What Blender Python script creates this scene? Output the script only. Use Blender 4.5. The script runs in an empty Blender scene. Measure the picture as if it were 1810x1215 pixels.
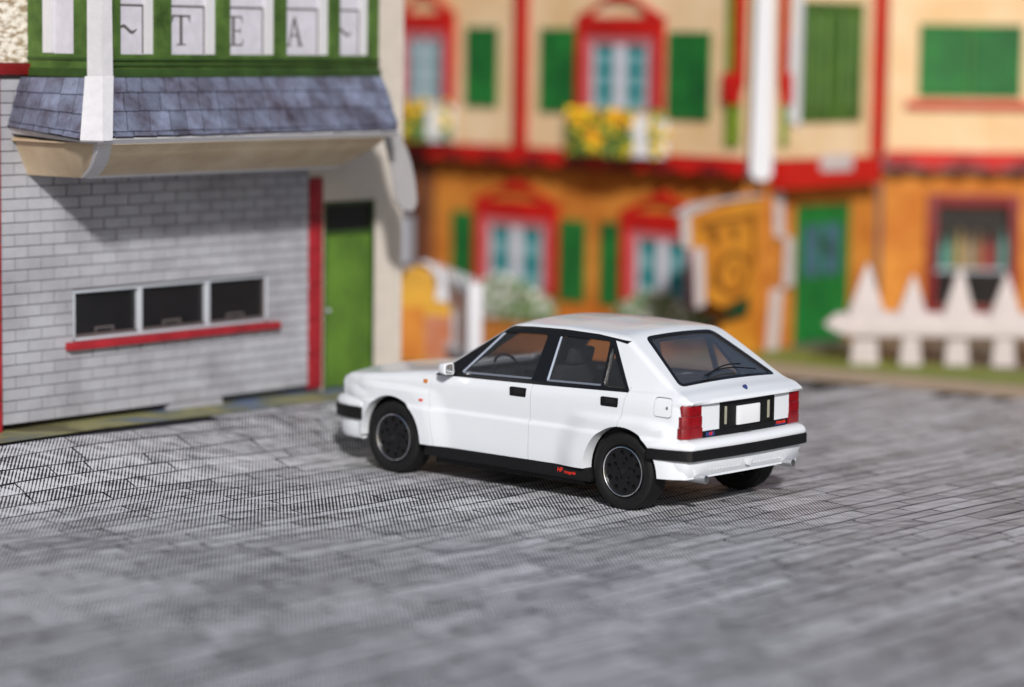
import bpy, bmesh, math, random
from mathutils import Vector, Matrix
R = math.radians
random.seed(7)
D = bpy.data
scn = bpy.context.scene
COL = scn.collection

# ------------------------------------------------------------------ camera, sky, sun, exposure
CAM_H = 3.622
cam_d = D.cameras.new("camera"); cam = D.objects.new("camera", cam_d); COL.objects.link(cam)
cam_d.sensor_width = 36.0; cam_d.lens = 36.0 * 4773.6 / 1810
cam_d.clip_start = 0.1; cam_d.clip_end = 500
cam.matrix_world = Matrix.Translation((0, 0, CAM_H)) @ Matrix.Rotation(R(90 - 6.435), 4, 'X') @ Matrix.Rotation(R(0.745), 4, 'Z')
cam_d.dof.use_dof = True; cam_d.dof.focus_distance = 21.15
cam_d.dof.aperture_fstop = (cam_d.lens / 1000) / 0.375
cam_d.dof.aperture_blades = 0
scn.camera = cam

SUN_EL, SUN_AZ = R(29), R(-6)          # light travels towards +Y (azimuth measured from +Y, towards +X)
trav = Vector((math.sin(SUN_AZ) * math.cos(SUN_EL), math.cos(SUN_AZ) * math.cos(SUN_EL), -math.sin(SUN_EL)))
w = D.worlds.new("World"); scn.world = w; w.use_nodes = True
nt = w.node_tree; bg = nt.nodes["Background"]
sky = nt.nodes.new("ShaderNodeTexSky"); sky.sky_type = 'NISHITA'; sky.sun_disc = False
sky.sun_elevation = SUN_EL; sky.sun_rotation = math.atan2(-trav.x, -trav.y)
sky.dust_density = 2.0; sky.ozone_density = 1.0
nt.links.new(sky.outputs[0], bg.inputs[0]); bg.inputs[1].default_value = 0.074
sl = D.lights.new("sun", 'SUN'); so = D.objects.new("sun", sl); COL.objects.link(so)
sl.energy = 4.4; sl.angle = R(3.6); sl.color = (1.0, 0.965, 0.92)
so.rotation_euler = trav.to_track_quat('-Z', 'Y').to_euler()
scn.view_settings.view_transform = 'Standard'; scn.view_settings.look = 'None'
scn.view_settings.exposure = -0.12; scn.view_settings.gamma = 1.0

# ------------------------------------------------------------------ helpers
def lin(r, g, b):
    f = lambda c: (c / 255 / 12.92) if c / 255 <= 0.04045 else ((c / 255 + 0.055) / 1.055) ** 2.4
    return (f(r), f(g), f(b), 1)

def mat(name, col, rough=0.6, spec=0.4, metal=0.0, coat=0.0, var=0.0, vscale=6.0, bump=0.0, bscale=60.0, col2=None, rand=0.0):
    m = D.materials.new(name); m.use_nodes = True
    n = m.node_tree.nodes; l = m.node_tree.links; b = n["Principled BSDF"]
    b.inputs["Base Color"].default_value = col; b.inputs["Roughness"].default_value = rough
    b.inputs["Specular IOR Level"].default_value = spec; b.inputs["Metallic"].default_value = metal
    b.inputs["Coat Weight"].default_value = coat; b.inputs["Coat Roughness"].default_value = 0.06
    geo = n.new("ShaderNodeNewGeometry")
    cur = None
    if var > 0:
        ns = n.new("ShaderNodeTexNoise"); ns.inputs["Scale"].default_value = vscale; ns.inputs["Detail"].default_value = 7; ns.inputs["Roughness"].default_value = 0.65
        l.new(geo.outputs["Position"], ns.inputs["Vector"])
        rp = n.new("ShaderNodeMapRange"); rp.inputs[1].default_value = 0.32; rp.inputs[2].default_value = 0.68
        l.new(ns.outputs["Fac"], rp.inputs[0])
        mx = n.new("ShaderNodeMix"); mx.data_type = 'RGBA'
        c2 = col2 if col2 else tuple(c * (1 - var) for c in col[:3]) + (1,)
        mx.inputs[6].default_value = col; mx.inputs[7].default_value = c2
        l.new(rp.outputs[0], mx.inputs[0]); cur = mx.outputs[2]
    if rand > 0:
        oi = n.new("ShaderNodeObjectInfo")
        ad = n.new("ShaderNodeMath"); ad.operation = 'ADD'
        l.new(oi.outputs["Random"], ad.inputs[0]); l.new(geo.outputs["Random Per Island"], ad.inputs[1])
        fr = n.new("ShaderNodeMath"); fr.operation = 'FRACT'; l.new(ad.outputs[0], fr.inputs[0])
        mr = n.new("ShaderNodeMapRange"); mr.inputs[3].default_value = 1 - rand; mr.inputs[4].default_value = 1 + rand
        l.new(fr.outputs[0], mr.inputs[0])
        hs = n.new("ShaderNodeHueSaturation"); l.new(mr.outputs[0], hs.inputs["Value"])
        if cur: l.new(cur, hs.inputs["Color"])
        else: hs.inputs["Color"].default_value = col
        cur = hs.outputs[0]
    if cur: l.new(cur, b.inputs["Base Color"])
    if bump > 0:
        n2 = n.new("ShaderNodeTexNoise"); n2.inputs["Scale"].default_value = bscale; n2.inputs["Detail"].default_value = 5
        l.new(geo.outputs["Position"], n2.inputs["Vector"])
        bp = n.new("ShaderNodeBump"); bp.inputs["Strength"].default_value = bump; bp.inputs["Distance"].default_value = 0.02
        l.new(n2.outputs["Fac"], bp.inputs["Height"]); l.new(bp.outputs[0], b.inputs["Normal"])
    return m

def tagp(o, label=None, cat=None, group=None, kind=None):
    if label: o["label"] = label
    if cat: o["category"] = cat
    if group: o["group"] = group
    if kind: o["kind"] = kind
    return o

def empty(name, loc, label, cat, group=None):
    o = D.objects.new(name, None); COL.objects.link(o); o.location = loc; o.empty_display_size = 0.2
    return tagp(o, label, cat, group)

def link(name, me, m, parent=None):
    """one mesh object; mesh is in world metres, made relative to its parent's world place"""
    o = D.objects.new(name, me); COL.objects.link(o)
    if m is not None and len(me.materials) == 0: me.materials.append(m)
    if parent is not None:
        base = Vector(parent.get("_base", (0, 0, 0))) if "_base" in parent else world_loc(parent)
        me.transform(Matrix.Translation(-base))
        o.parent = parent
    return o

def world_loc(o):
    v = Vector(o.location)
    while o.parent: o = o.parent; v += Vector(o.location)
    return v

def mesh(verts, faces, smooth=False):
    me = D.meshes.new("m"); me.from_pydata([tuple(v) for v in verts], [], faces); me.update()
    bm = bmesh.new(); bm.from_mesh(me); bmesh.ops.recalc_face_normals(bm, faces=bm.faces); bm.to_mesh(me); bm.free()
    if smooth:
        me.shade_smooth(); me.set_sharp_from_angle(angle=R(35))
    return me

def join_parts(parts):
    V = []; F = []
    for v, f in parts:
        k = len(V); V += list(v); F += [tuple(i + k for i in q) for q in f]
    return V, F

def box_vf(x0, x1, y0, y1, z0, z1):
    v = [Vector((x, y, z)) for z in (z0, z1) for y in (y0, y1) for x in (x0, x1)]
    f = [(0, 2, 3, 1), (4, 5, 7, 6), (0, 1, 5, 4), (2, 6, 7, 3), (0, 4, 6, 2), (1, 3, 7, 5)]
    return v, f

def prism_vf(poly, ax0, ax1):
    """poly: list of 3D points (one face); extruded by vectors ax0 and ax1"""
    n = len(poly); v = [Vector(p) + ax0 for p in poly] + [Vector(p) + ax1 for p in poly]
    f = [tuple(range(n - 1, -1, -1)), tuple(range(n, 2 * n))] + [(i, (i + 1) % n, n + (i + 1) % n, n + i) for i in range(n)]
    return v, f

def bev(me, w_, seg=2, angle=40):
    bm = bmesh.new(); bm.from_mesh(me)
    es = [e for e in bm.edges if len(e.link_faces) == 2 and e.calc_face_angle(0) > R(angle)]
    bmesh.ops.bevel(bm, geom=es, offset=w_, segments=seg, profile=0.6, affect='EDGES', clamp_overlap=True)
    bm.to_mesh(me); bm.free(); me.shade_smooth(); me.set_sharp_from_angle(angle=R(50)); return me

def round_poly(pts, r, n=5):
    out = []; m = len(pts)
    for i in range(m):
        p = Vector(pts[i]); a = Vector(pts[i - 1]); b = Vector(pts[(i + 1) % m])
        da = (a - p); db = (b - p); ra = min(r, da.length * .45); rb = min(r, db.length * .45)
        A = p + da.normalized() * ra; B = p + db.normalized() * rb
        for k in range(n + 1):
            t = k / n; out.append(A * (1 - t) ** 2 + p * 2 * t * (1 - t) + B * t * t)
    return out

class Frame:
    """a card facade: s runs along it, e stands out from it towards the viewer, z is up"""
    def __init__(self, o, d, scale=1.0):
        d = Vector((d[0], d[1], 0)).normalized(); self.o = Vector((o[0], o[1], 0)); self.d = d
        self.n = Vector((d.y, -d.x, 0)); self.k = scale; self.cen = Vector((0, 0, CAM_H))
        self.ang = math.atan2(d.y, d.x)
    def p(self, s, e, z):
        q = self.o + self.d * s + self.n * e + Vector((0, 0, z))
        return self.cen + (q - self.cen) * self.k
    def box(self, s0, s1, e0, e1, z0, z1):
        v, f = box_vf(s0, s1, e0, e1, z0, z1); return [self.p(*c) for c in v], f
    def poly(self, pts, e0, e1):
        """pts in (s, z)"""
        n = len(pts); v = [self.p(s, e0, z) for s, z in pts] + [self.p(s, e1, z) for s, z in pts]
        f = [tuple(range(n - 1, -1, -1)), tuple(range(n, 2 * n))] + [(i, (i + 1) % n, n + (i + 1) % n, n + i) for i in range(n)]
        return v, f
    def hexa(self, a, b, c, d_, t):
        """card through four (s,e,z) corners, thickness t going inward"""
        P = [self.p(*q) for q in (a, b, c, d_)]
        nn = (P[1] - P[0]).cross(P[3] - P[0]).normalized()
        if nn.dot(Vector((0, 0, CAM_H)) - P[0]) < 0: nn = -nn
        return P + [q - nn * t for q in P], [(0, 1, 2, 3), (7, 6, 5, 4), (0, 4, 5, 1), (1, 5, 6, 2), (2, 6, 7, 3), (3, 7, 4, 0)]

def add(name, vf, m, parent, bevel=0, smooth=False, label=None, kind=None):
    me = mesh(vf[0], vf[1], smooth)
    if bevel: bev(me, bevel)
    o = link(name, me, m, parent)
    if label: o["label"] = label
    if kind: o["kind"] = kind
    return o

def rects_minus(s0, s1, z0, z1, holes):
    """rectangles covering [s0,s1]x[z0,z1] minus rectangular holes"""
    ss = sorted({s0, s1, *[min(max(h[i], s0), s1) for h in holes for i in (0, 1)]})
    zs = sorted({z0, z1, *[min(max(h[i], z0), z1) for h in holes for i in (2, 3)]})
    out = []
    for a, b in zip(ss, ss[1:]):
        for c, d_ in zip(zs, zs[1:]):
            m0, m1 = (a + b) / 2, (c + d_) / 2
            if not any(h[0] < m0 < h[1] and h[2] < m1 < h[3] for h in holes): out.append((a, b, c, d_))
    return out

def wall_vf(F, s0, s1, e0, e1, z0, z1, holes=()):
    """one welded wall with real openings"""
    rs = rects_minus(s0, s1, z0, z1, holes)
    return join_parts([F.box(a, b, e0, e1, c, d_) for a, b, c, d_ in rs])

# ------------------------------------------------------------------ materials
M = {}
M['paint'] = mat('car_white_paint', (.665, .70, .755, 1), .30, .45, coat=.45, var=.02, vscale=3)
M['black'] = mat('black_plastic', (.007, .007, .008, 1), .5, .25, var=.3, vscale=20)
M['gloss'] = mat('black_gloss', (.008, .008, .009, 1), .18, .5)
M['tyre'] = mat('tyre_rubber', (.009, .009, .010, 1), .62, .25, var=.35, vscale=25, bump=.15, bscale=150)
M['rim'] = mat('black_rim', (.006, .006, .007, 1), .45, .3)
M['hole'] = mat('rim_hole', (.003, .003, .003, 1), .8, .1)
M['chrome'] = mat('silver_ring', (.75, .76, .78, 1), .22, .5, metal=1.0)
M['pipe'] = mat('exhaust_metal', (.55, .56, .58, 1), .28, .5, metal=.9)
M['amber'] = mat('amber_lens', lin(190, 110, 20), .3)
M['redp'] = mat('red_print', lin(205, 45, 30), .4)
M['bluep'] = mat('blue_print', lin(44, 58, 112), .4)
M['inter'] = mat('cabin_dark', (.018, .018, .021, 1), .6, .3, var=.3, vscale=14)
M['seat'] = mat('seat_dark', (.03, .03, .034, 1), .65, .3)
M['lens'] = mat('red_lens', (.26, .004, .008, 1), .10, .6, coat=.5, var=.35, vscale=16)
M['cream_pl'] = mat('reversing_lens', lin(150, 148, 134), .3)
M['plate'] = mat('blank_plate', (.70, .72, .76, 1), .4)

def glass_mat(name, tint, refl=1.0, haze=.04):
    m = D.materials.new(name); m.use_nodes = True; n = m.node_tree.nodes; l = m.node_tree.links
    for x in list(n): n.remove(x)
    out = n.new("ShaderNodeOutputMaterial"); t = n.new("ShaderNodeBsdfTransparent"); g = n.new("ShaderNodeBsdfGlossy")
    t.inputs[0].default_value = tint; g.inputs["Roughness"].default_value = .03
    lw = n.new("ShaderNodeLayerWeight"); lw.inputs[0].default_value = .5
    fr = n.new("ShaderNodeMath"); fr.operation = 'POWER'; fr.inputs[1].default_value = 4.0; l.new(lw.outputs["Facing"], fr.inputs[0])
    mm = n.new("ShaderNodeMath"); mm.operation = 'MULTIPLY_ADD'; mm.inputs[1].default_value = .9 * refl; mm.inputs[2].default_value = .045 * refl; mm.use_clamp = True
    mx = n.new("ShaderNodeMixShader"); l.new(fr.outputs[0], mm.inputs[0]); l.new(mm.outputs[0], mx.inputs[0])
    df = n.new("ShaderNodeBsdfDiffuse"); df.inputs[0].default_value = (.62, .60, .60, 1); md = n.new("ShaderNodeMixShader"); md.inputs[0].default_value = haze  # pale diffuse veil: soft reflections and haze put into the glass colour
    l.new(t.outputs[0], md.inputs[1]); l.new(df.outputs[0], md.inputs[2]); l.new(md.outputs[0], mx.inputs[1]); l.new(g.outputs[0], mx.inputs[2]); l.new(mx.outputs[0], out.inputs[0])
    return m
M['gedge'] = mat('plastic_edge_glint', lin(150, 160, 178), .25, .5)  # light caught by the clear insert's edges, painted as a pale colour
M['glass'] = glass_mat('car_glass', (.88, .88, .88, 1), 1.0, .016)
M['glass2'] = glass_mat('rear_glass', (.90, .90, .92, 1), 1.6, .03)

M['card'] = mat('white_card', (.58, .58, .62, 1), .6, .3, bump=.12, bscale=70, var=.05, vscale=8)
M['card_shade'] = mat('shaded_white_card', (.38, .37, .38, 1), .6, .3, var=.1, vscale=4)  # white card with its shade put into a greyer colour
M['card_edge'] = mat('raw_card_edge', (.60, .60, .64, 1), .6, .3, bump=.2, bscale=40, var=.12, vscale=9)
M['brick'] = mat('grey_brick_print', lin(168, 170, 178), .6, .25, var=.3, vscale=1.6, col2=lin(142, 142, 150), rand=.06, bump=.06, bscale=60)
M['mortar'] = mat('mortar_print', lin(100, 90, 92), .6, .3, var=.25, vscale=10)
M['render'] = mat('cream_render', lin(205, 196, 186), .6, .3, var=.14, vscale=4, bump=.15, bscale=30)
M['cove'] = mat('tan_cove', lin(206, 190, 164), .55, .3, var=.45, vscale=2.0, col2=lin(180, 158, 132))
M['qred'] = mat('red_quoin', lin(160, 36, 46), .5, .35, var=.35, vscale=5, bump=.1)
M['green'] = mat('green_wood', lin(80, 108, 50), .5, .3, var=.55, vscale=5, col2=lin(46, 68, 28), bump=.08)
M['green2'] = mat('green_moulding', lin(52, 78, 34), .45, .4, var=.4, vscale=5)
M['door'] = mat('green_door', lin(98, 134, 48), .5, .3, var=.6, vscale=1.2, col2=lin(66, 94, 36))
M['dark'] = mat('dark_pane', lin(26, 24, 26), .25, .5, var=.4, vscale=4)
M['wframe'] = mat('grey_window_frame', lin(176, 182, 192), .45, .4)
M['ink'] = mat('grey_letter_ink', lin(92, 86, 88), .6, .2)
M['slate'] = mat('slate_print', lin(118, 126, 150), .5, .3, var=.6, vscale=3.6, col2=lin(66, 58, 70), rand=.2, bump=.6, bscale=30)
M['slate_base'] = mat('slate_joint', lin(52, 46, 60), .6, .3)

def stucco():
    m = mat('rough_stucco', lin(222, 214, 200), .6, .3, bump=.9, bscale=16)
    n = m.node_tree.nodes; l = m.node_tree.links; b = n["Principled BSDF"]; geo = n.new("ShaderNodeNewGeometry")
    mp = n.new("ShaderNodeMapping"); mp.inputs["Rotation"].default_value = (0.5, .6, .3); mp.inputs["Scale"].default_value = (1, 1, 2.6)
    ns = n.new("ShaderNodeTexNoise"); ns.inputs["Scale"].default_value = 11; ns.inputs["Detail"].default_value = 4
    l.new(geo.outputs["Position"], mp.inputs[0]); l.new(mp.outputs[0], ns.inputs["Vector"])
    cr = n.new("ShaderNodeValToRGB"); cr.color_ramp.elements[0].position = .36; cr.color_ramp.elements[0].color = lin(150, 132, 108)
    cr.color_ramp.elements[1].position = .56; cr.color_ramp.elements[1].color = lin(228, 222, 212)
    l.new(ns.outputs["Fac"], cr.inputs[0]); l.new(cr.outputs[0], b.inputs["Base Color"]); return m
M['stucco'] = stucco()
M['cream'] = mat('cream_print', lin(218, 194, 162), .6, .2, var=.25, vscale=.9, col2=lin(202, 166, 120))
M['orange'] = mat('orange_print', lin(198, 132, 56), .65, .15, var=.6, vscale=1.8, col2=lin(162, 88, 32))
M['brown'] = mat('brown_print', lin(120, 74, 48), .6, .3, var=.4, vscale=2.5)
M['red'] = mat('red_trim', lin(186, 24, 16), .5, .35, var=.25, vscale=4)
M['dred'] = mat('dark_red_trim', lin(124, 22, 26), .5, .35, var=.3, vscale=6)
M['shut'] = mat('green_shutter', lin(38, 116, 50), .6, .2, var=.4, vscale=2.5, col2=lin(24, 80, 38))
M['shut2'] = mat('bright_green_door', lin(26, 118, 50), .55, .25, var=.5, vscale=2.5, col2=lin(18, 86, 38))
M['shut3'] = mat('olive_shutter', lin(66, 102, 34), .5, .35, var=.5, vscale=3, col2=lin(54, 86, 40))
M['pink'] = mat('pink_frame', lin(190, 110, 116), .5, .3, var=.2, vscale=6)
M['lil'] = mat('lilac_curtain', lin(198, 196, 208), .5, .3, var=.15, vscale=9)
M['teal'] = mat('teal_pane', lin(104, 156, 162), .4, .4, var=.2, vscale=9)
M['teal2'] = mat('dark_teal_pane', lin(0, 120, 124), .4, .4, var=.2, vscale=9)
M['brownw'] = mat('dark_brown_frame', lin(58, 30, 22), .5, .3)
M['ivy'] = mat('ivy_print', lin(120, 146, 46), .6, .3, var=.6, vscale=6, col2=lin(92, 112, 30))
M['fence'] = mat('fence_card', lin(190, 180, 180), .6, .3, var=.12, vscale=6, bump=.1)
M['signp'] = mat('sign_print', lin(196, 136, 44), .5, .3, var=.4, vscale=2, col2=lin(176, 108, 32))
M['signd'] = mat('sign_dark_print', lin(126, 78, 22), .5, .3)
M['yellow'] = mat('yellow_print', lin(204, 152, 48), .5, .3, var=.3, vscale=4)
M['leaf'] = mat('leaf_green', lin(78, 112, 52), .6, .3, rand=.35)
M['leafw'] = mat('petal_white', lin(206, 206, 206), .6, .3, rand=.15)
M['leafy'] = mat('petal_yellow', lin(226, 190, 30), .6, .3, rand=.2)
M['leafo'] = mat('petal_orange', lin(226, 132, 26), .6, .3, rand=.2)
M['lawn'] = mat('lawn_print', lin(136, 142, 66), .7, .2, var=.6, vscale=5, col2=lin(96, 112, 58))
M['tan'] = mat('tan_path_print', lin(176, 152, 132), .7, .2, var=.5, vscale=2, col2=lin(150, 140, 120))

def verge_mat():
    m = mat('verge_print', lin(120, 120, 84), .6, .3)
    n = m.node_tree.nodes; l = m.node_tree.links; b = n["Principled BSDF"]; geo = n.new("ShaderNodeNewGeometry")
    ns = n.new("ShaderNodeTexNoise"); ns.inputs["Scale"].default_value = 1.5; ns.inputs["Detail"].default_value = 6
    l.new(geo.outputs["Position"], ns.inputs["Vector"])
    cr = n.new("ShaderNodeValToRGB"); E = cr.color_ramp.elements
    E[0].position = .36; E[0].color = lin(92, 108, 138); E[1].position = .66; E[1].color = lin(92, 88, 62)
    a = E.new(.44); a.color = lin(104, 108, 92); a = E.new(.56); a.color = lin(136, 134, 92)
    l.new(ns.outputs["Fac"], cr.inputs[0]); l.new(cr.outputs[0], b.inputs["Base Color"]); return m
M['verge'] = verge_mat()

def paving_mat(name, lo, hi, rand=.22):
    """printed stone blocks: grey tone screened with the press's dot grid"""
    m = mat(name, lin(150, 150, 156), .5, .45)
    n = m.node_tree.nodes; l = m.node_tree.links; b = n["Principled BSDF"]; geo = n.new("ShaderNodeNewGeometry")
    def math_(op, a, b_=None, c=None):
        q = n.new("ShaderNodeMath"); q.operation = op
        for i, v in enumerate((a, b_, c)):
            if v is None: continue
            if isinstance(v, (int, float)): q.inputs[i].default_value = v
            else: l.new(v, q.inputs[i])
        return q.outputs[0]
    ns = n.new("ShaderNodeTexNoise"); ns.inputs["Scale"].default_value = 2.6; ns.inputs["Detail"].default_value = 8; ns.inputs["Roughness"].default_value = .62
    mp = n.new("ShaderNodeMapping"); mp.inputs["Rotation"].default_value = (0, 0, -R(49)); mp.inputs["Scale"].default_value = (1, 2.6, 1)
    l.new(geo.outputs["Position"], mp.inputs[0]); l.new(mp.outputs[0], ns.inputs["Vector"])
    oi = n.new("ShaderNodeObjectInfo")
    rr = math_('FRACT', math_('ADD', oi.outputs["Random"], geo.outputs["Random Per Island"]))
    tone = math_('ADD', ns.outputs["Fac"], math_('MULTIPLY', math_('SUBTRACT', rr, .5), rand))
    # dot grid
    m2 = n.new("ShaderNodeMapping"); m2.inputs["Rotation"].default_value = (0, 0, R(-5.2))
    l.new(geo.outputs["Position"], m2.inputs[0]); sx = n.new("ShaderNodeSeparateXYZ"); l.new(m2.outputs[0], sx.inputs[0])
    p = .0275
    cx = math_('COSINE', math_('MULTIPLY', sx.outputs[0], 2 * math.pi / p))
    cy = math_('COSINE', math_('MULTIPLY', sx.outputs[1], 2 * math.pi / p))
    sc = math_('MULTIPLY', cx, math_('ADD', math_('MULTIPLY', cy, .3), .7))
    n3 = n.new("ShaderNodeTexNoise"); n3.inputs["Scale"].default_value = 6.5; n3.inputs["Detail"].default_value = 6; n3.inputs["Roughness"].default_value = .6; n3.inputs["Distortion"].default_value = .6
    l.new(mp.outputs[0], n3.inputs["Vector"])
    tone = math_('ADD', tone, math_('MULTIPLY', math_('SUBTRACT', n3.outputs["Fac"], .5), 1.0))
    v = math_('ADD', math_('MULTIPLY', math_('SUBTRACT', tone, .5), 3.3), math_('MULTIPLY', sc, 1.5))
    v = math_('ADD', math_('MULTIPLY', v, 1.1), .56)
    cr = n.new("ShaderNodeValToRGB"); cr.color_ramp.elements[0].position = .05; cr.color_ramp.elements[0].color = lo
    cr.color_ramp.elements[1].position = .95; cr.color_ramp.elements[1].color = hi
    l.new(v, cr.inputs[0]); l.new(cr.outputs[0], b.inputs["Base Color"]); return m
M['pave'] = paving_mat('printed_paving', (.014, .014, .019, 1), (.62, .63, .68, 1))
M['joint'] = mat('paving_joint_print', lin(40, 40, 48), .6, .3, var=.4, vscale=8)

# ------------------------------------------------------------------ ground
KL = 0.92
HL = Frame((-4.631, 24.233), (.627, .779), KL)      # left house facade
W0 = HL.p(0, 0, 0); PLAT = W0.z
def sm(t): t = max(0., min(1., t)); return t * t * (3 - 2 * t)
def gz(x, y):
    q = Vector((x, y, 0)) - Vector((W0.x, W0.y, 0))
    dist = q.dot(HL.n); s = q.dot(HL.d)
    a = sm((1.95 - dist) / 1.5) * (1 - sm((s - 5.2) / 2.5))
    z = PLAT * a
    wob = .010 * math.sin(x * 1.3 + y * .55) + .008 * math.sin(y * 1.1 - x * .7)
    near = sm((math.hypot(x - .485, y - 22.085) - 2.3) / 1.5)
    return z + wob * near * .8

def grid_sheet(name, x0, x1, y0, y1, nx, ny, dz, m):
    V = []; F_ = []
    for j in range(ny + 1):
        for i in range(nx + 1):
            x = x0 + (x1 - x0) * i / nx; y = y0 + (y1 - y0) * j / ny; V.append((x, y, gz(x, y) + dz))
    for j in range(ny):
        for i in range(nx):
            a = j * (nx + 1) + i; F_.append((a, a + 1, a + nx + 2, a + nx + 1))
    me = mesh(V, F_); me.shade_smooth(); o = link(name, me, m); tagp(o, kind='structure'); return o
table = link('table', mesh(*box_vf(-60, 60, -20, 120, -.6, -.10)), mat('table_top', lin(120, 116, 112), .6, .3, var=.2, vscale=.3)); tagp(table, kind='structure')
pavement = grid_sheet('pavement', -9, 10, 6, 38, 100, 170, -.014, M['joint'])

A = Vector((.656, .755, 0)).normalized(); B = Vector((-A.y, A.x, 0)); Cx = Vector((-.62, .785, 0)).normalized()
def gside(x, y): return (x - 3.34) * .563 + (y - 28.98) * .826
def wdist(x, y): return (Vector((x, y, 0)) - Vector((W0.x, W0.y, 0))).dot(HL.n)
def halfw(y): return 905 / 4773.6 * y
blocks = []
v = -30.0; rows = []
while v < 40: rows.append(v); v += random.uniform(.17, .26)
org = Vector((.5, 21, 0))
wav = lambda u, i: .018 * math.sin(u * 1.7 + i * 2.3) + .010 * math.sin(u * 4.1 + i)
for i in range(len(rows) - 1):
    v0, v1 = rows[i], rows[i + 1]
    u = -22 + random.random()
    while u < 22:
        L = random.uniform(.6, 1.7) * (1.0 if random.random() < .8 else .6)
        c = org + A * (u + L / 2) + B * ((v0 + v1) / 2)
        if 11.5 < c.y < 31.5 and abs(c.x) < halfw(c.y) + 1.6 and gside(c.x, c.y) < -.15 and wdist(c.x, c.y) > .52:
            g = .0085; sk = .21
            def P(uu, vv, k):
                q = org + A * (uu + (vv - v0) * sk) + B * (vv + wav(uu, k)); return q
            rough = random.uniform(-.012, .012)
            n_ = max(2, int(L / .3))
            low = []; up = []
            for t in range(n_ + 1):
                uu = u + .005 + (L - .01) * t / n_
                low.append(P(uu, v0 + g, i)); up.append(P(uu, v1 - g + rough * (t / n_), i + 1))
            up[0] += A * random.uniform(-.0, .02)
            blocks.append((c, low, up, v1 - v0))
        u += L
def size_px(b):
    c = b[0]; vis = abs(c.x) < halfw(c.y) + .25 and c.y > 14.3
    return (1 if vis else 0, -c.y)
blocks.sort(key=size_px, reverse=True)
def block_vf(b):
    _, low, up, _w = b; n_ = len(low); V = []; F_ = []
    for q in low + up: V.append((q.x, q.y, gz(q.x, q.y) + .003))
    for q in low + up: V.append((q.x, q.y, gz(q.x, q.y) - .013))
    for t in range(n_ - 1):
        F_.append((t, t + 1, n_ + t + 1, n_ + t))
        F_.append((2 * n_ + t + 1, 2 * n_ + t, t, t + 1)[::-1])
        F_.append((n_ + t, n_ + t + 1, 3 * n_ + t + 1, 3 * n_ + t))
    F_.append((0, n_, 3 * n_, 2 * n_)); F_.append((n_ - 1, 3 * n_ - 1, 4 * n_ - 1, 2 * n_ - 1))
    return V, F_
def block_mesh(vf):
    me = mesh(*vf); me.materials.append(M['pave']); me.materials.append(M['joint'])
    for p_ in me.polygons:
        if abs(p_.normal.z) < .7: p_.material_index = 1
    return me
for b in blocks[:295]:
    o = link('paving_block', block_mesh(block_vf(b)), None, pavement)
rest = blocks[295:]
if rest:
    o = link('paving_blocks', block_mesh(join_parts([block_vf(b) for b in rest])), None, pavement); tagp(o, kind='stuff')

def strip(name, pts_l, pts_r, dz, m, n_=30, kind='structure'):
    """ribbon between two polylines on the ground"""
    V = []; F_ = []
    for t in range(n_ + 1):
        k = t / n_
        for a, b in ((pts_l[0], pts_l[1]), (pts_r[0], pts_r[1])):
            x = a[0] + (b[0] - a[0]) * k; y = a[1] + (b[1] - a[1]) * k
            V.append((x, y, gz(x, y) + dz))
    # subdivide across
    V2 = []; na = 7
    for t in range(n_ + 1):
        a, b = Vector(V[2 * t]), Vector(V[2 * t + 1])
        for j in range(na):
            q = a.lerp(b, j / (na - 1)); V2.append((q.x, q.y, gz(q.x, q.y) + dz))
    F2_ = [(t * na + j, t * na + j + 1, (t + 1) * na + j + 1, (t + 1) * na + j) for t in range(n_) for j in range(na - 1)]
    me = mesh(V2, F2_); me.shade_smooth(); o = link(name, me, m); tagp(o, kind=kind); return o
def hw(s, dist): q = W0 + HL.d * s + HL.n * dist; return (q.x, q.y)
strip('verge', (hw(-3, -.6), hw(5.6, -.6)), (hw(-3, .44), hw(5.6, .52)), .006, M['verge'], 60)
L0 = Vector((3.34, 28.98, 0)); Ld = Vector((.826, -.563, 0)); Ln = Vector((.563, .826, 0))
def lp(t, k): q = L0 + Ld * t + Ln * k; return (q.x, q.y)
strip('path', (lp(-8, -.1), lp(6, -.1)), (lp(-8, .95), lp(6, .95)), .006, M['tan'], 40)
strip('lawn', (lp(-8, .95), lp(6, .95)), (lp(-8, 2.3), lp(6, 2.3)), .007, M['lawn'], 40)
strip('courtyard', (lp(-8, 2.3), lp(6, 2.3)), (lp(-8, 8), lp(6, 8)), .006, mat('courtyard_print', lin(120, 112, 98), .6, .3, var=.5, vscale=2), 40)


# ------------------------------------------------------------------ left house (card model of grey brick with a slated bay)
H = empty('card_house', tuple(HL.p(2.5, 0, 0)), 'grey brick card house with green bay window, slate skirt roof and green door', 'model house')
FH = HL
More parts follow.
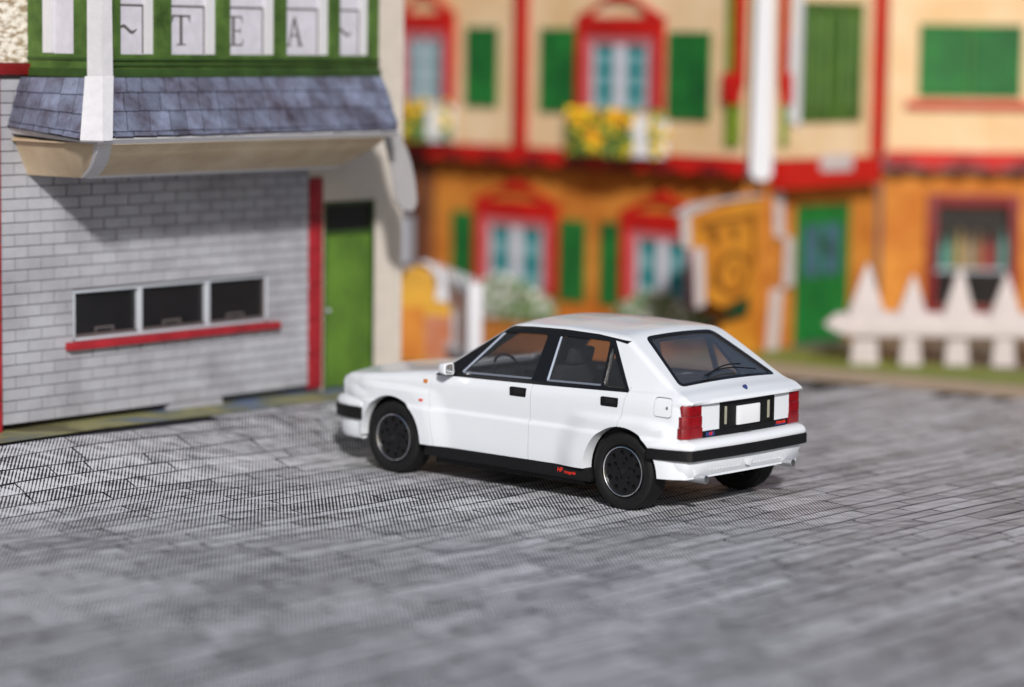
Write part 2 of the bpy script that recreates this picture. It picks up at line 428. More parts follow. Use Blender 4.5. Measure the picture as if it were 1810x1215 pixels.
# carcass behind the facade
add('wall', wall_vf(FH, 0.03, 4.08, -.10, -.03, .07, 3.25, [(.93, 3.45, .83, 1.24)]), M['mortar'], H)
add('wall_foot', FH.poly([(2.12, .0), (2.85, .0), (2.83, .068), (2.14, .068)], -.08, -.005), M['brick'], H)
bricks_mesh = {}
def brick_mesh(L, h):
    key = (round(L, 2), round(h, 3))
    if key not in bricks_mesh:
        me = mesh(*box_vf(-key[0] * KL / 2, key[0] * KL / 2, -.0, .03, -h * KL / 2, h * KL / 2)); me.materials.append(M['brick'])
        bricks_mesh[key] = me
    return bricks_mesh[key]
bl = []; ch = .108; zrow = .075; r_ = 0
while zrow < 3.2:
    s = .04 - (  .155 if r_ % 2 else 0); r_ += 1
    while s < 4.07:
        a = max(s, .035); b_ = min(s + .31, 4.075); h0 = zrow; h1 = zrow + ch
        ok = (b_ - a) > .05
        if ok and h1 < .80 and h0 > .70 and a < 3.6 and b_ > .79: ok = False        # sill
        if ok and h0 < 1.26 and h1 > .78:
            if a >= .90 and b_ <= 3.48: ok = False
            elif a < .90 < b_: b_ = .895
            elif a < 3.48 < b_: a = 3.485
        if ok and h0 >= 2.5 and a > .45: ok = False                                # hidden behind the bay
        if ok: bl.append((a, b_, h0, h1))
        s += .31
    zrow += ch
bl.sort(key=lambda q: -(q[1] - q[0]) * .5 + abs(q[0]) * .12)
for a, b_, h0, h1 in bl[:296]:
    L = b_ - a - .016
    L = round(L / .01) * .01
    o = D.objects.new('brick', brick_mesh(L, ch - .009)); COL.objects.link(o); o.parent = H
    q = FH.p((a + b_) / 2, 0.0, (h0 + h1) / 2) - world_loc(H)
    o.location = q - FH.n * random.uniform(-.0015, .0025); o.rotation_euler.z = FH.ang
if bl[296:]:
    add('bricks', join_parts([FH.box(a + .006, b_ - .006, -.03, .0, h0 + .006, h1 - .006) for a, b_, h0, h1 in bl[296:]]), M['brick'], H, kind='stuff')
# plain return wall, back wall, roof of the carcass
add('back_wall', FH.box(-.10, 5.5, -2.6, -2.5, 0, 4.6), M['render'], H)
add('side_wall', FH.box(-.10, -.04, -2.5, -.11, 0, 4.6), M['brick'], H)
add('roof', FH.box(-.2, 5.6, -2.7, .0, 4.6, 4.7), M['slate'], H)
zz = .0; k = 0
while zz < 3.2:                                     # red quoins on the near corner
    hh = (.30, .42)[k % 2]; add('corner_quoin', FH.box(-.12, .028, -.10, .006, zz + .008, min(zz + hh, 3.24)), M['qred'], H, bevel=.006); zz += hh; k += 1
zz = .03; k = 0
while zz < 2.19:                                    # red quoins beside the door
    hh = .355; add('door_quoin', FH.box(4.085, 4.27, -.08, .012, zz + .006, min(zz + hh, 2.195)), M['qred'], H, bevel=.006); zz += hh; k += 1
# cream wall with the door
add('rendered_wall', wall_vf(FH, 4.275, 5.52, -.09, -.012, .0, 3.24, [(4.315, 5.06, -1, 1.935)]), M['render'], H)
add('rendered_band', FH.box(4.08, 4.272, -.09, -.014, 2.2, 3.24), M['render'], H)
add('upper_wall', FH.box(4.15, 5.52, -.09, -.010, 3.242, 4.6), M['render'], H)
add('stucco_wall', FH.box(-.10, .40, -.09, -.004, 3.352, 4.6), M['stucco'], H)
add('string_course', FH.box(-.12, .40, -.09, .03, 3.242, 3.348), M['dred'], H, bevel=.01)
add('wall_card', FH.box(.402, 4.148, -.12, -.05, 3.252, 4.6), M['render'], H)
dr = add('door', FH.box(4.335, 5.045, -.06, -.03, .02, 1.60), M['door'], H)
add('door_panel', FH.box(4.40, 4.98, -.0295, -.022, .12, 1.50), M['door'], dr, bevel=.006)
add('door_knob', FH.box(4.365, 4.405, -.0295, .0, .80, .84), M['wframe'], dr, bevel=.012)
add('door_frame', join_parts([FH.box(4.305, 4.334, -.07, -.004, .0, 1.94), FH.box(5.046, 5.075, -.07, -.004, .0, 1.94), FH.box(4.334, 5.046, -.07, -.004, 1.905, 1.94), FH.box(4.334, 5.046, -.07, -.006, 1.602, 1.64)]), M['green2'], H)
add('transom_pane', FH.box(4.334, 5.046, -.06, -.035, 1.642, 1.903), M['dark'], H)
# low strip window
wf = add('window_frame', join_parts([FH.box(.90, 3.48, -.09, -.006, 1.222, 1.245), FH.box(.90, .920, -.09, -.006, .80, 1.221), FH.box(3.460, 3.48, -.09, -.006, .80, 1.221),
    FH.box(1.73, 1.77, -.09, -.006, .80, 1.221), FH.box(2.63, 2.67, -.09, -.006, .80, 1.221), FH.box(.926, 3.454, -.09, -.008, .775, .80)]), M['wframe'], H, bevel=.006)
for a, b_ in ((.921, 1.729), (1.771, 2.629), (2.671, 3.459)):
    pn = add('pane', FH.box(a, b_, -.075, -.06, .801, 1.2205), M['dark'], wf)
    c = (a + b_) / 2
    add('catch', join_parts([FH.box(c - .12, c + .12, -.0595, -.052, .865, .885), FH.box(c - .12, c - .10, -.0595, -.052, .84, .864), FH.box(c + .10, c + .12, -.0595, -.052, .84, .864)]), M['ink'], wf)
add('window_sill', FH.box(.79, 3.60, -.05, .075, .70, .772), M['qred'], H, bevel=.012)

# bay: posts, openings, sloping slate skirt, cove
def fpt(pts, name, m, t=.03, parent=H, **kw):
    return add(name, FH.hexa(*pts, t), m, parent, **kw)
eB = .88
wins = [(.674, 1.10), (1.30, 1.884), (2.054, 2.66), (2.814, 3.416), (3.562, 3.99)]
add('bay_front', wall_vf(FH, .44, 4.13, eB - .035, eB, 3.31, 4.55, [(a, b_, 3.44, 4.5) for a, b_ in wins]), M['green'], H)
add('bay_moulding', join_parts([FH.box(.44, 4.13, eB - .03, eB + .025, 3.385, 3.405), FH.box(.44, 4.13, eB - .03, eB + .035, 3.235, 3.309), FH.box(.44, 4.13, eB - .03, eB + .02, 3.335, 3.36)]), M['green2'], H, bevel=.006)
# the near side of the bay, running back to the wall
S0 = (.36, -.0); S1 = (.44, eB)
def side(t, z, out=0.0): return (S0[0] + (S1[0] - S0[0]) * t - out, S0[1] + (S1[1] - S0[1]) * t, z)
def sidecard(t0, t1, z0, z1, name, m, out=0.0, t=.03, parent=H):
    return add(name, FH.hexa(side(t0, z0, out), side(t1, z0, out), side(t1, z1, out), side(t0, z1, out), t), m, parent)
sidecard(0, .20, 3.44, 4.55, 'bay_side', M['green']); sidecard(.63, 1, 3.44, 4.55, 'bay_side', M['green'])
sidecard(0, 1, 3.31, 3.4395, 'bay_side', M['green']); sidecard(0, 1, 3.235, 3.309, 'bay_side_moulding', M['green2'], .02)
sidecard(0, 1, 3.385, 3.41, 'bay_side_moulding', M['green2'], .012)
sw = sidecard(.20, .63, 3.44, 4.55, 'side_window_panel', M['lil'], -.035)
sidecard(.20, .33, 3.445, 4.55, 'side_window_jamb', M['card'], -.005); 
# corner post of folded white card
add('corner_post', FH.hexa((.41, eB + .045, 3.22), (.54, eB + .047, 3.22), (.52, eB + .047, 4.56), (.41, eB + .045, 4.56), .02), M['card_edge'], H)
add('corner_post', FH.hexa((.385, eB - .12, 3.22), (.41, eB + .045, 3.22), (.41, eB + .045, 4.56), (.387, eB - .12, 4.56), .02), M['card_edge'], H)
# window panels with letters
def letter(name, strokes, s, z, e):
    """serif letter made of flat strokes, ink on card"""
    parts = [FH.poly([(s + x, z + y) for x, y in st], e, e + .003) for st in strokes]
    return parts
def rect(x0, y0, x1, y1): return [(x0, y0), (x1, y0), (x1, y1), (x0, y1)]
T_ = [rect(-.018, .0, .018, .275), rect(-.06, 0, .06, .012), rect(-.115, .258, .115, .275), [(-.115, .258), (-.115, .205), (-.102, .23), (-.092, .258)], [(.092, .258), (.102, .23), (.115, .205), (.115, .258)]]
E_ = [rect(-.07, .0, -.035, .275), rect(-.095, 0, .07, .014), rect(-.095, .261, .065, .275), rect(-.034, .132, .03, .146), [(.052, .014), (.07, .014), (.082, .065), (.07, .055)], [(.048, .261), (.065, .261), (.075, .205), (.062, .225)], rect(.03, .115, .042, .165)]
A_ = [[(-.008, .275), (-.082, .014), (-.064, .014), (.006, .235)], [(-.008, .275), (.064, .014), (.104, .014), (.016, .275)], rect(-.052, .095, .052, .11), rect(-.105, 0, -.04, .014), rect(.044, 0, .125, .014)]
def tilde():
    up = []; dn = []
    for i in range(13):
        t = i / 12; x = -.11 + .22 * t; y = .14 + .028 * math.sin(t * 2 * math.pi) * 1.0 - .0 ; th = .006 + .012 * math.sin(math.pi * t)
        up.append((x, y + th)); dn.append((x, y - th))
    return [[dn[i], dn[i + 1], up[i + 1], up[i]] for i in range(12)]
TL = [tilde(), T_, E_, A_, tilde()]
cent = [.80, 1.462, 2.19, 2.96, 3.66]
for (a, b_), st, c in zip(wins, TL, cent):
    pr = b_ - .13 if b_ - a > .5 else b_ - .115
    wp = add('window_panel', FH.box(a, b_, eB - .09, eB - .055, 3.43, 4.5), M['lil'], H)
    add('panel_jamb', FH.poly([(pr + .02, 3.442), (b_ - .001, 3.442), (b_ - .001, 4.5), (pr + .02, 4.5)], eB - .0545, eB - .03), M['card'], wp)
    add('panel_line', join_parts([FH.box(a + .01, pr, eB - .0545, eB - .048, 3.872, 3.888), FH.box(pr, pr + .012, eB - .0545, eB - .048, 3.45, 3.888)]), M['ink'], wp)
    add('letter', join_parts(letter('l', st, c + .01, 3.525, eB - .0545)), M['ink'], wp)
# slate skirt
def slope_slates(c00, c10, c11, c01, rows_, name, fw, skip=()):
    """corners (s,e,z): top-left, top-right, bottom-right, bottom-left"""
    P = [Vector(c) for c in (c00, c10, c11, c01)]
    def at(u, v_): return (P[0].lerp(P[1], u)).lerp(P[3].lerp(P[2], u), v_)
    nrm = (FH.p(*at(1, 0)) - FH.p(*at(0, 0))).cross(FH.p(*at(0, 1)) - FH.p(*at(0, 0))).normalized()
    if nrm.dot(Vector((0, 0, CAM_H)) - FH.p(*at(.5, .5))) < 0: nrm = -nrm
    cc = [Vector(q) for q in (c00, c10, c11, c01)]
    NB = 6; bb = []
    for i in range(NB):
        for j in range(NB): bb.append(FH.hexa(*[tuple(at(a_, b_)) for a_, b_ in ((i / NB, j / NB), ((i + 1) / NB, j / NB), ((i + 1) / NB, (j + 1) / NB), (i / NB, (j + 1) / NB))], .02))
    add('slate_base', join_parts(bb), M['slate_base'], H)
    vs = rows_
    for r in range(len(vs) - 1):
        u = -random.uniform(0, .6) * fw
        while u < 1:
            wd = fw * random.uniform(.75, 1.25); a = max(u, 0) + fw * .03; b2 = min(u + wd, 1) - fw * .03; u += wd
            if b2 - a < fw * .2: continue
            lift0 = .022; lift1 = .036
            q = [FH.p(*at(a, vs[r])) + nrm * lift0, FH.p(*at(b2, vs[r])) + nrm * lift0, FH.p(*at(b2 + random.uniform(-.0, .0), vs[r + 1] + random.uniform(-.005, .012))) + nrm * lift1, FH.p(*at(a, vs[r + 1] + random.uniform(-.005, .012))) + nrm * lift1]
            V = q + [x - nrm * .012 for x in q]
            o = add('slate', (V, [(0, 1, 2, 3), (7, 6, 5, 4), (0, 4, 5, 1), (1, 5, 6, 2), (2, 6, 7, 3), (3, 7, 4, 0)]), M['slate'], H)
slope_slates((.50, .885, 3.225), (4.152, .885, 3.225), (3.98, 1.275, 2.712), (.15, 1.275, 2.712), (0, .27, .58, .92, 1.0), 'slate', .062)
slope_slates((.29, .0, 3.215), (.395, .82, 3.225), (.0, 1.16, 2.70), (.14, .0, 2.78), (0, .29, .60, .90, 1.0), 'slate', .21)
add('hip_strip', FH.hexa((.40, .945, 3.25), (.53, .945, 3.25), (.155, 1.335, 2.70), (.035, 1.34, 2.70), .02), M['card_edge'], H)
add('hip_strip', FH.hexa((.34, .78, 3.245), (.40, .945, 3.25), (.035, 1.34, 2.70), (-.055, 1.15, 2.70), .02), M['card_edge'], H)
# eaves strip and cove
add('eaves_strip', FH.hexa((.05, 1.285, 2.705), (3.99, 1.285, 2.705), (3.99, 1.24, 2.66), (.06, 1.24, 2.66), .015), M['card'], H)
add('eaves_strip', FH.hexa((.13, 0, 2.77), (.05, 1.285, 2.705), (.06, 1.24, 2.66), (.16, 0, 2.72), .015), M['card'], H)
add('eaves_board', FH.hexa((.06, 1.24, 2.657), (3.99, 1.24, 2.657), (3.98, .0, 2.657), (.16, .0, 2.657), -.012), M['cove'], H)
N = 8
def cove_pt(t):      # profile: out at the eaves, leaning back under
    e = 1.20 - .50 * (.35 * t + .65 * t * t); z = 2.655 - .315 * t
    return e, z
def strip_card(rows, t=.02):
    """rows of (s,e,z) points welded into one bent card"""
    n_ = len(rows[0]); V = [FH.p(*q) for r in rows for q in r]; m_ = len(V)
    off = (FH.p(0, -t, 0) - FH.p(0, 0, 0)); V += [v_ + off for v_ in V]; F_ = []
    for i in range(len(rows) - 1):
        for j in range(n_ - 1):
            a = i * n_ + j; F_.append((a, a + 1, a + n_ + 1, a + n_)); F_.append((m_ + a, m_ + a + n_, m_ + a + n_ + 1, m_ + a + 1))
    ed_ = [j for j in range(n_)] + [i * n_ + n_ - 1 for i in range(1, len(rows))] + [(len(rows) - 1) * n_ + j for j in range(n_ - 2, -1, -1)] + [i * n_ for i in range(len(rows) - 2, 0, -1)]
    for a, b_ in zip(ed_, ed_[1:] + ed_[:1]): F_.append((a, b_, b_ + m_, a + m_))
    return V, F_
fr_, sd_ = [], []
for i in range(N + 1):
    e0, z0 = cove_pt(i / N); sa = .10 + .28 * (i / N) ** 1.3
    fr_.append([(sa + (3.96 - sa * .8 - sa) * k / 10, e0, z0) for k in range(11)])
    wa = .18 + .17 * i / N
    sd_.append([(wa + (sa - wa) * k / 4, e0 * k / 4, z0 + .03 * (1 - i / N) * (1 - k / 4)) for k in range(5)])
add('cove', strip_card(fr_), M['cove'], H, smooth=True)
add('cove_side', strip_card(sd_), M['cove'], H, smooth=True)
tabs = []
for i in range(N):
    (e0, z0), (e1, z1) = cove_pt(i / N), cove_pt((i + 1) / N)
    sa = .10 + .28 * (i / N) ** 1.3; sb = .10 + .28 * ((i + 1) / N) ** 1.3
    tabs.append(FH.hexa((sa - .006, e0 + .006, z0), (sa + .16, e0 + .006, z0), (sb + .16, e1 + .008, z1), (sb - .006, e1 + .008, z1), .012))
    tabs.append(FH.hexa((sa - .006 + .02, e0 - .13, z0), (sa - .006, e0 + .006, z0), (sb - .006, e1 + .008, z1), (sb + .014, e1 - .13, z1), .012))
add('cove_corner_tab', join_parts(tabs), M['card_edge'], H)
add('soffit', FH.box(.42, 3.7, .02, .68, 2.335, 2.350), M['card'], H)
add('cove_lip', FH.hexa((.44, .80, 2.42), (3.70, .80, 2.42), (3.70, .72, 2.333), (.42, .72, 2.333), .02), M['card'], H)
# white unprinted card at the far side of the bay
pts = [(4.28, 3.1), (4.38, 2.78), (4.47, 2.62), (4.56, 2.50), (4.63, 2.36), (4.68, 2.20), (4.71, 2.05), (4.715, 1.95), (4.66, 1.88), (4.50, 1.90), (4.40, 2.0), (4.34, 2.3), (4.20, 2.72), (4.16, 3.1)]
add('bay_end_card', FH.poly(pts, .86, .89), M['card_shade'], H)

M['pinkb'] = mat('pinkish_brown_print', lin(176, 128, 112), .55, .3, var=.4, vscale=3, col2=lin(160, 90, 50))
# ------------------------------------------------------------------ orange and cream house behind (three facades)
OH_loc = (3.0, 32.2, 0)
OH = empty('card_house', OH_loc, 'cream and orange card house with red trim and green shutters behind the car', 'model house')
F1 = Frame((2.84, 31.5), (.68, -.73)); F2 = Frame((2.84, 31.5), (.65, .76)); F3 = Frame((4.58, 33.7), (1, 0))
EU = .25                                             # the upper storey stands out over the lower one
def shutter(F, s0, s1, e, z0, z1, m=None, leaves=1, slats=True):
    m = m or M['shut']; wd = (s1 - s0) / leaves
    for i in range(leaves):
        a = s0 + wd * i + .006; b_ = a + wd - .012; fr = min(.06, wd * .16)
        sh = add('shutter', join_parts([F.box(a, a + fr, e, e + .035, z0, z1), F.box(b_ - fr, b_, e, e + .035, z0, z1), F.box(a + fr, b_ - fr, e, e + .035, z1 - fr, z1), F.box(a + fr, b_ - fr, e, e + .035, z0, z0 + fr), F.box(a + fr, b_ - fr, e, e + .010, z0 + fr, z1 - fr)]), m, OH)
        n_ = max(6, int((z1 - z0) / .085)); hh = (z1 - z0 - 2 * fr) / n_
        vf = []
        for j in range(n_):
            za = z0 + fr + hh * j
            V = [F.p(a + fr, e + .034, za + .008), F.p(b_ - fr, e + .034, za + .008), F.p(b_ - fr, e + .012, za + hh - .004), F.p(a + fr, e + .012, za + hh - .004),
                 F.p(a + fr, e + .0101, za + .008), F.p(b_ - fr, e + .0101, za + .008), F.p(b_ - fr, e + .0101, za + hh - .004), F.p(a + fr, e + .0101, za + hh - .004)]
            vf.append((V, [(0, 1, 2, 3), (0, 4, 5, 1), (1, 5, 6, 2), (2, 6, 7, 3), (3, 7, 4, 0)]))
        if slats: add('louvres', join_parts(vf), m, sh, kind='stuff')

def casement(F, s0, s1, e, z0, z1, rows_=3, wall_m=None, arch_h=.36):
    """red surround with arched pediment, pinkish frame, white casements with teal panes"""
    rw = .13
    add('window_surround', join_parts([F.box(s0 - rw, s0, e, e + .07, z0 - .05, z1 + .19), F.box(s1, s1 + rw, e, e + .07, z0 - .05, z1 + .19), F.box(s0, s1, e, e + .07, z1, z1 + .19)]), M['red'], OH, bevel=.01)
    c = (s0 + s1) / 2; hw_ = (s1 - s0) / 2 + rw + .04; zt = z1 + .192
    # pediment: outer slope strips and arch
    outer = [(c - hw_, zt), (c, zt + arch_h), (c + hw_, zt)]
    arch = [(c + (hw_ - .30) * math.cos(t), zt + .03 + (arch_h - .17) * math.sin(t)) for t in [math.pi * i / 12 for i in range(13)]]
    V = []; 
    outl = []
    for i in range(13):
        x = arch[i][0]; outl.append((c + (c - c) + (hw_ * (1 - 2 * i / 12) + c - c) , 0))
    ring = []
    for i in range(12):
        a, b_ = arch[i], arch[i + 1]
        oa = (c + hw_ * (1 - 2 * i / 12), zt + arch_h * (1 - abs(1 - 2 * i / 12))); ob = (c + hw_ * (1 - 2 * (i + 1) / 12), zt + arch_h * (1 - abs(1 - 2 * (i + 1) / 12)))
        ring.append(F.poly([a, oa, ob, b_], e, e + .08))
    ring.append(F.poly([(c - hw_, zt), (c + hw_, zt), (arch[0][0], zt + .03), (arch[-1][0], zt + .03)], e, e + .08))
    add('pediment', join_parts(ring), M['red'], OH)
    add('pediment_panel', F.poly(arch, e, e + .02), wall_m or M['cream'], OH)
    fr = add('window_frame', join_parts([F.box(s0 + .002, s0 + .13, e, e + .04, z0, z1 - .002), F.box(s1 - .13, s1 - .002, e, e + .04, z0, z1 - .002), F.box(s0 + .13, s1 - .13, e, e + .04, z1 - .11, z1 - .002)]), M['pink'], OH)
    i0, i1 = s0 + .135, s1 - .135; ww = (i1 - i0)
    mull = ww * .20
    add('mullion', F.box(c - mull / 2, c + mull / 2, e, e + .035, z0, z1 - .112), M['lil'], fr)
    add('glazing_bar', F.box(i0, i0 + .03, e, e + .032, z0, z1 - .112), M['lil'], fr); add('glazing_bar', F.box(i1 - .03, i1, e, e + .032, z0, z1 - .112), M['lil'], fr)
    zt_ = z1 - .115; hh = (zt_ - z0) / rows_
    for (a, b_) in ((i0 + .031, c - mull / 2 - .001), (c + mull / 2 + .001, i1 - .031)):
        for r in range(rows_):
            za = z0 + hh * r
            add('pane', F.box(a, b_, e, e + .018, za + .001, za + hh * .64), M['teal'], fr)
            add('pane', F.box(a, b_, e, e + .022, za + hh * .642, za + hh - .001), M['teal2'], fr)

# walls
add('base_flap', F1.poly([(-7.5, .0), (-.35, .0), (-.35, .03), (-7.5, .03)], .002, 2.3), M['orange'], OH)
up1 = [(-6.17, -5.05), (-2.70, -1.35)]
add('upper_wall', F1.box(-7.6, -.02, EU - .12, EU, 2.27, 5.2), M['cream'], OH)
add('upper_wall', F2.box(.02, 2.36, EU - .12, EU, 2.27, 5.2), M['cream'], OH)
add('upper_wall', F3.box(-.12, 5.5, EU - .12, EU, 2.27, 5.2), M['cream'], OH)
add('lower_wall', F1.box(-5.70, -.25, -.12, 0, 0, 2.05), M['orange'], OH)
add('lower_wall', wall_vf(F2, -.28, 2.56, -.10, 0, 0, 1.90, [(.80, 2.02, -1, 1.70)]), M['orange'], OH)
add('lower_wall', wall_vf(F3, .02, 5.5, -.12, 0, 0, 2.05, [(.70, 1.62, .36, 1.62)]), M['orange'], OH)
add('end_wall', F1.box(-7.6, -5.72, -.12, -.01, 0, 2.04), M['brown'], OH)
ew = add('window_frame', join_parts([F1.box(-6.62, -6.52, -.01, .04, .5, 1.45), F1.box(-6.1, -6.0, -.01, .04, .5, 1.45), F1.box(-6.52, -6.1, -.01, .04, 1.28, 1.45), F1.box(-6.52, -6.1, -.01, .04, .5, .58)]), M['brownw'], OH)
add('pane', F1.box(-6.518, -6.102, -.01, .01, .582, 1.278), M['wframe'], ew)
add('floor_slab', join_parts([F1.poly([(-7.6, 2.055), (0, 2.055), (0, 2.075), (-7.6, 2.075)], -.11, EU - .02)]), M['brown'], OH)
# red bands with hanging scallops
def band(F, s0, s1, z0, z1, n0):
    b = add('floor_band', F.box(s0, s1, EU - .10, EU + .03, z0, z1), M['red'], OH)
    s = s0 + .05; k = 0
    while s < s1 - .1:
        wd = .26
        pts = [(s, z0 + .10)] + [(s + wd / 2 + wd / 2 * math.cos(math.pi + math.pi * i / 8), z0 + .05 - .09 * math.sin(math.pi * i / 8)) for i in range(9)] + [(s + wd, z0 + .10)]
        add('scallop', F.poly(pts, EU + .0305, EU + .05), M['red'] if k % 2 else M['dred'], b); s += wd + .12; k += 1
band(F1, -7.5, -.03, 2.09, 2.28, 0); band(F3, .03, 5.4, 2.12, 2.31, 0)
add('door_canopy', F2.poly([(.10, 1.92), (2.2, 1.94), (2.2, 2.27), (.10, 2.26)], EU - .12, EU + .035), M['red'], OH)
add('name_plate', F2.poly(round_poly([(.86, 2.11), (1.52, 2.11), (1.52, 2.31), (.86, 2.31)], .04), EU + .036, EU + .06), M['fence'], OH)
# upper floor of the left facade
casement(F1, -6.05, -5.16, EU, 2.80, 3.72, 3); casement(F1, -2.62, -1.42, EU, 2.80, 3.68, 3)
shutter(F1, -4.82, -4.22, EU, 2.76, 3.77); shutter(F1, -3.43, -2.78, EU, 2.73, 3.76); shutter(F1, -1.23, -.55, EU, 2.70, 3.73)
add('wall_post', F1.box(-3.90, -3.66, EU, EU + .05, 2.282, 5.2), M['red'], OH, bevel=.01)
# lower floor
casement(F1, -4.72, -3.45, 0, .45, 1.35, 2, M['orange'], .30); casement(F1, -2.05, -.92, 0, .45, 1.33, 2, M['orange'], .30)
shutter(F1, -5.33, -4.88, 0, .45, 1.38); shutter(F1, -3.30, -2.83, 0, .36, 1.38); shutter(F1, -2.57, -2.12, 0, .36, 1.39)
# the corner: ivy columns with red balls, white card post
add('ivy_column', F1.box(-.27, -.06, EU + .001, EU + .05, 2.42, 5.2), M['ivy'], OH); add('ivy_column', F2.box(.06, .16, EU + .001, EU + .05, 2.42, 5.2), M['ivy'], OH)
add('red_band', F1.box(-.31, -.04, EU + .001, EU + .09, 2.90, 3.27), M['red'], OH, bevel=.05); add('red_band', F2.box(.02, .2, EU + .001, EU + .09, 2.90, 3.27), M['red'], OH, bevel=.05)
add('red_pillar', F1.box(-.12, .02, EU + .03, EU + .075, 3.1, 5.2), M['red'], OH); add('red_pillar', F2.box(-.02, .1, EU + .03, EU + .075, 3.1, 5.2), M['red'], OH)
FC = Frame((2.845, 31.08), (1, -.02))
add('corner_post', FC.poly([(-.13, 2.12), (-.05, 2.04), (.05, 2.04), (.12, 2.12), (.088, 5.2), (-.088, 5.2)], -.02, .03), M['card'], OH)
M['shut4'] = mat('pale_green_batten', lin(98, 132, 72), .5, .35, var=.3, vscale=3)
# middle facade
shutter(F2, .47, 1.72, EU, 2.70, 4.1, M['shut3'], 2, slats=False)
for a in (.60, .86, 1.24, 1.50):
    add('shutter_batten', F2.box(a, a + .10, EU + .0355, EU + .055, 2.85, 3.95), M['shut4'], OH, bevel=.008)
add('shutter_card_edge', F2.poly([(.14, 3.72), (.16, 2.72), (.42, 2.64), (.44, 5.0), (.26, 5.0), (.26, 3.72)], EU + .001, EU + .04), M['card'], OH)
dr = add('door', F2.box(.80, 2.02, -.07, -.04, .03, 1.70), M['shut2'], OH)
add('door_light', F2.box(1.03, 1.36, -.0395, -.025, .82, 1.45), mat('blue_door_glass', lin(60, 110, 130), .3, .5, var=.7, vscale=4, col2=lin(16, 50, 50)), dr)
add('door_light', F2.box(1.46, 1.79, -.0395, -.025, .82, 1.45), D.materials['blue_door_glass'], dr)
for z0, z1 in ((.12, .70),):
    add('door_panel', F2.box(.95, 1.36, -.0395, -.028, z0, z1), M['shut2'], dr); add('door_panel', F2.box(1.46, 1.87, -.0395, -.028, z0, z1), M['shut2'], dr)
add('wall_post', F2.box(1.98, 2.24, EU + .001, EU + .05, 2.29, 5.2), M['red'], OH, bevel=.01)
# right facade
shutter(F3, .38, 1.66, EU, 2.98, 3.87, None, 2)
add('shutter_sill', F3.box(.24, 1.80, EU, EU + .08, 2.84, 2.93), M['red'], OH, bevel=.01)
add('shop_surround', join_parts([F3.box(.58, .70, 0, .07, .28, 1.77), F3.box(1.62, 1.74, 0, .07, .28, 1.77), F3.box(.70, 1.62, 0, .07, 1.63, 1.77), F3.box(.70, 1.62, 0, .07, .26, .36)]), M['dred'], OH, bevel=.01)
add('shop_pane', F3.box(.70, 1.62, -.10, -.085, .36, 1.62), M['dark'], OH)
shelf = add('shop_shelf', F3.box(.70, 1.62, -.08, -.03, .80, .83), M['wframe'], OH)
cols = [lin(60, 130, 124), lin(92, 116, 90), lin(150, 124, 72), lin(136, 124, 104), lin(126, 96, 66), lin(140, 48, 42), lin(104, 50, 50)]
for i in range(8):
    s = .76 + i * .108; c = cols[i % 7]
    mm = D.materials.get('goods_%d' % (i % 7)) or mat('goods_%d' % (i % 7), c, .4)
    hgt = .40 + .10 * ((i * 37) % 5) / 4
    add('bottle', F3.poly([(s, .831), (s + .085, .831), (s + .085, .831 + hgt * .65), (s + .055, .831 + hgt * .8), (s + .055, .831 + hgt), (s + .03, .831 + hgt), (s + .03, .831 + hgt * .8), (s, .831 + hgt * .65)], -.075, -.035), mm, shelf)

# lower corner: quoined column, white raw-card strips, projecting sign wing
add('corner_column', join_parts([F2.box(-.26, .30, .001, .05, .0, 2.02), F2.box(.301, .46, .001, .055, .76, 1.30)]), M['orange'], OH)
for i, zq in enumerate((.02, .42, .80, 1.18, 1.56)):
    add('quoin', F2.box(.02 if i % 2 else .08, .297, .0505, .065, zq, zq + .33), M['orange'], OH, bevel=.01)
add('card_strip', F2.poly([(.14, .0), (.38, .0), (.44, .74), (.22, .74)], .066, .085), M['fence'], OH)
add('card_strip', F2.poly([(.48, .74), (.68, .76), (.67, 1.30), (.50, 1.36)], .056, .075), M['fence'], OH)
add('card_strip', F2.poly([(.26, 1.36), (.45, 1.32), (.40, 2.1), (.22, 2.08)], .066, .085), M['fence'], OH)

M['dgreen'] = mat('dark_green_print', lin(24, 58, 34), .6, .2)
# the projecting inn sign (its lettering is out of focus: dark swirls only)
SG = empty('hanging_sign', tuple(F2.p(-.8, .1, 0)), 'ornate orange card sign with dark ring crest on the orange house corner', 'sign')
sp = [(-1.40, 1.28), (-1.55, 1.33), (-1.60, 1.68), (-1.34, 1.78), (-.10, 1.85), (-.10, .02), (-.80, .02), (-.77, .38), (-.25, .44), (-.28, .71), (-.80, .60), (-1.05, .68), (-1.14, 1.26)]
sb = add('sign_board', F2.poly(sp, .06, .12), M['signp'], SG)
edge = join_parts([F2.hexa((-1.64, .17, 1.70), (-1.36, .17, 1.80), (-1.36, .02, 1.80), (-1.64, .02, 1.70), .02), F2.hexa((-1.36, .17, 1.80), (-.10, .17, 1.87), (-.10, .02, 1.87), (-1.36, .02, 1.80), .02),
    F2.poly([(-1.64, 1.70), (-1.61, 1.33), (-1.46, 1.31), (-1.50, 1.68)], .121, .15), F2.poly([(-1.40, 1.31), (-1.34, .62), (-1.18, .65), (-1.22, 1.30)], .121, .15), F2.poly([(-1.64, 1.70), (-1.50, 1.68), (-.9, 1.80), (-.9, 1.83), (-1.36, 1.80)], .121, .15)])
add('sign_edge', edge, M['fence'], SG)
ring = []
cs_, cz_, r0, r1 = -.62, .98, .20, .26
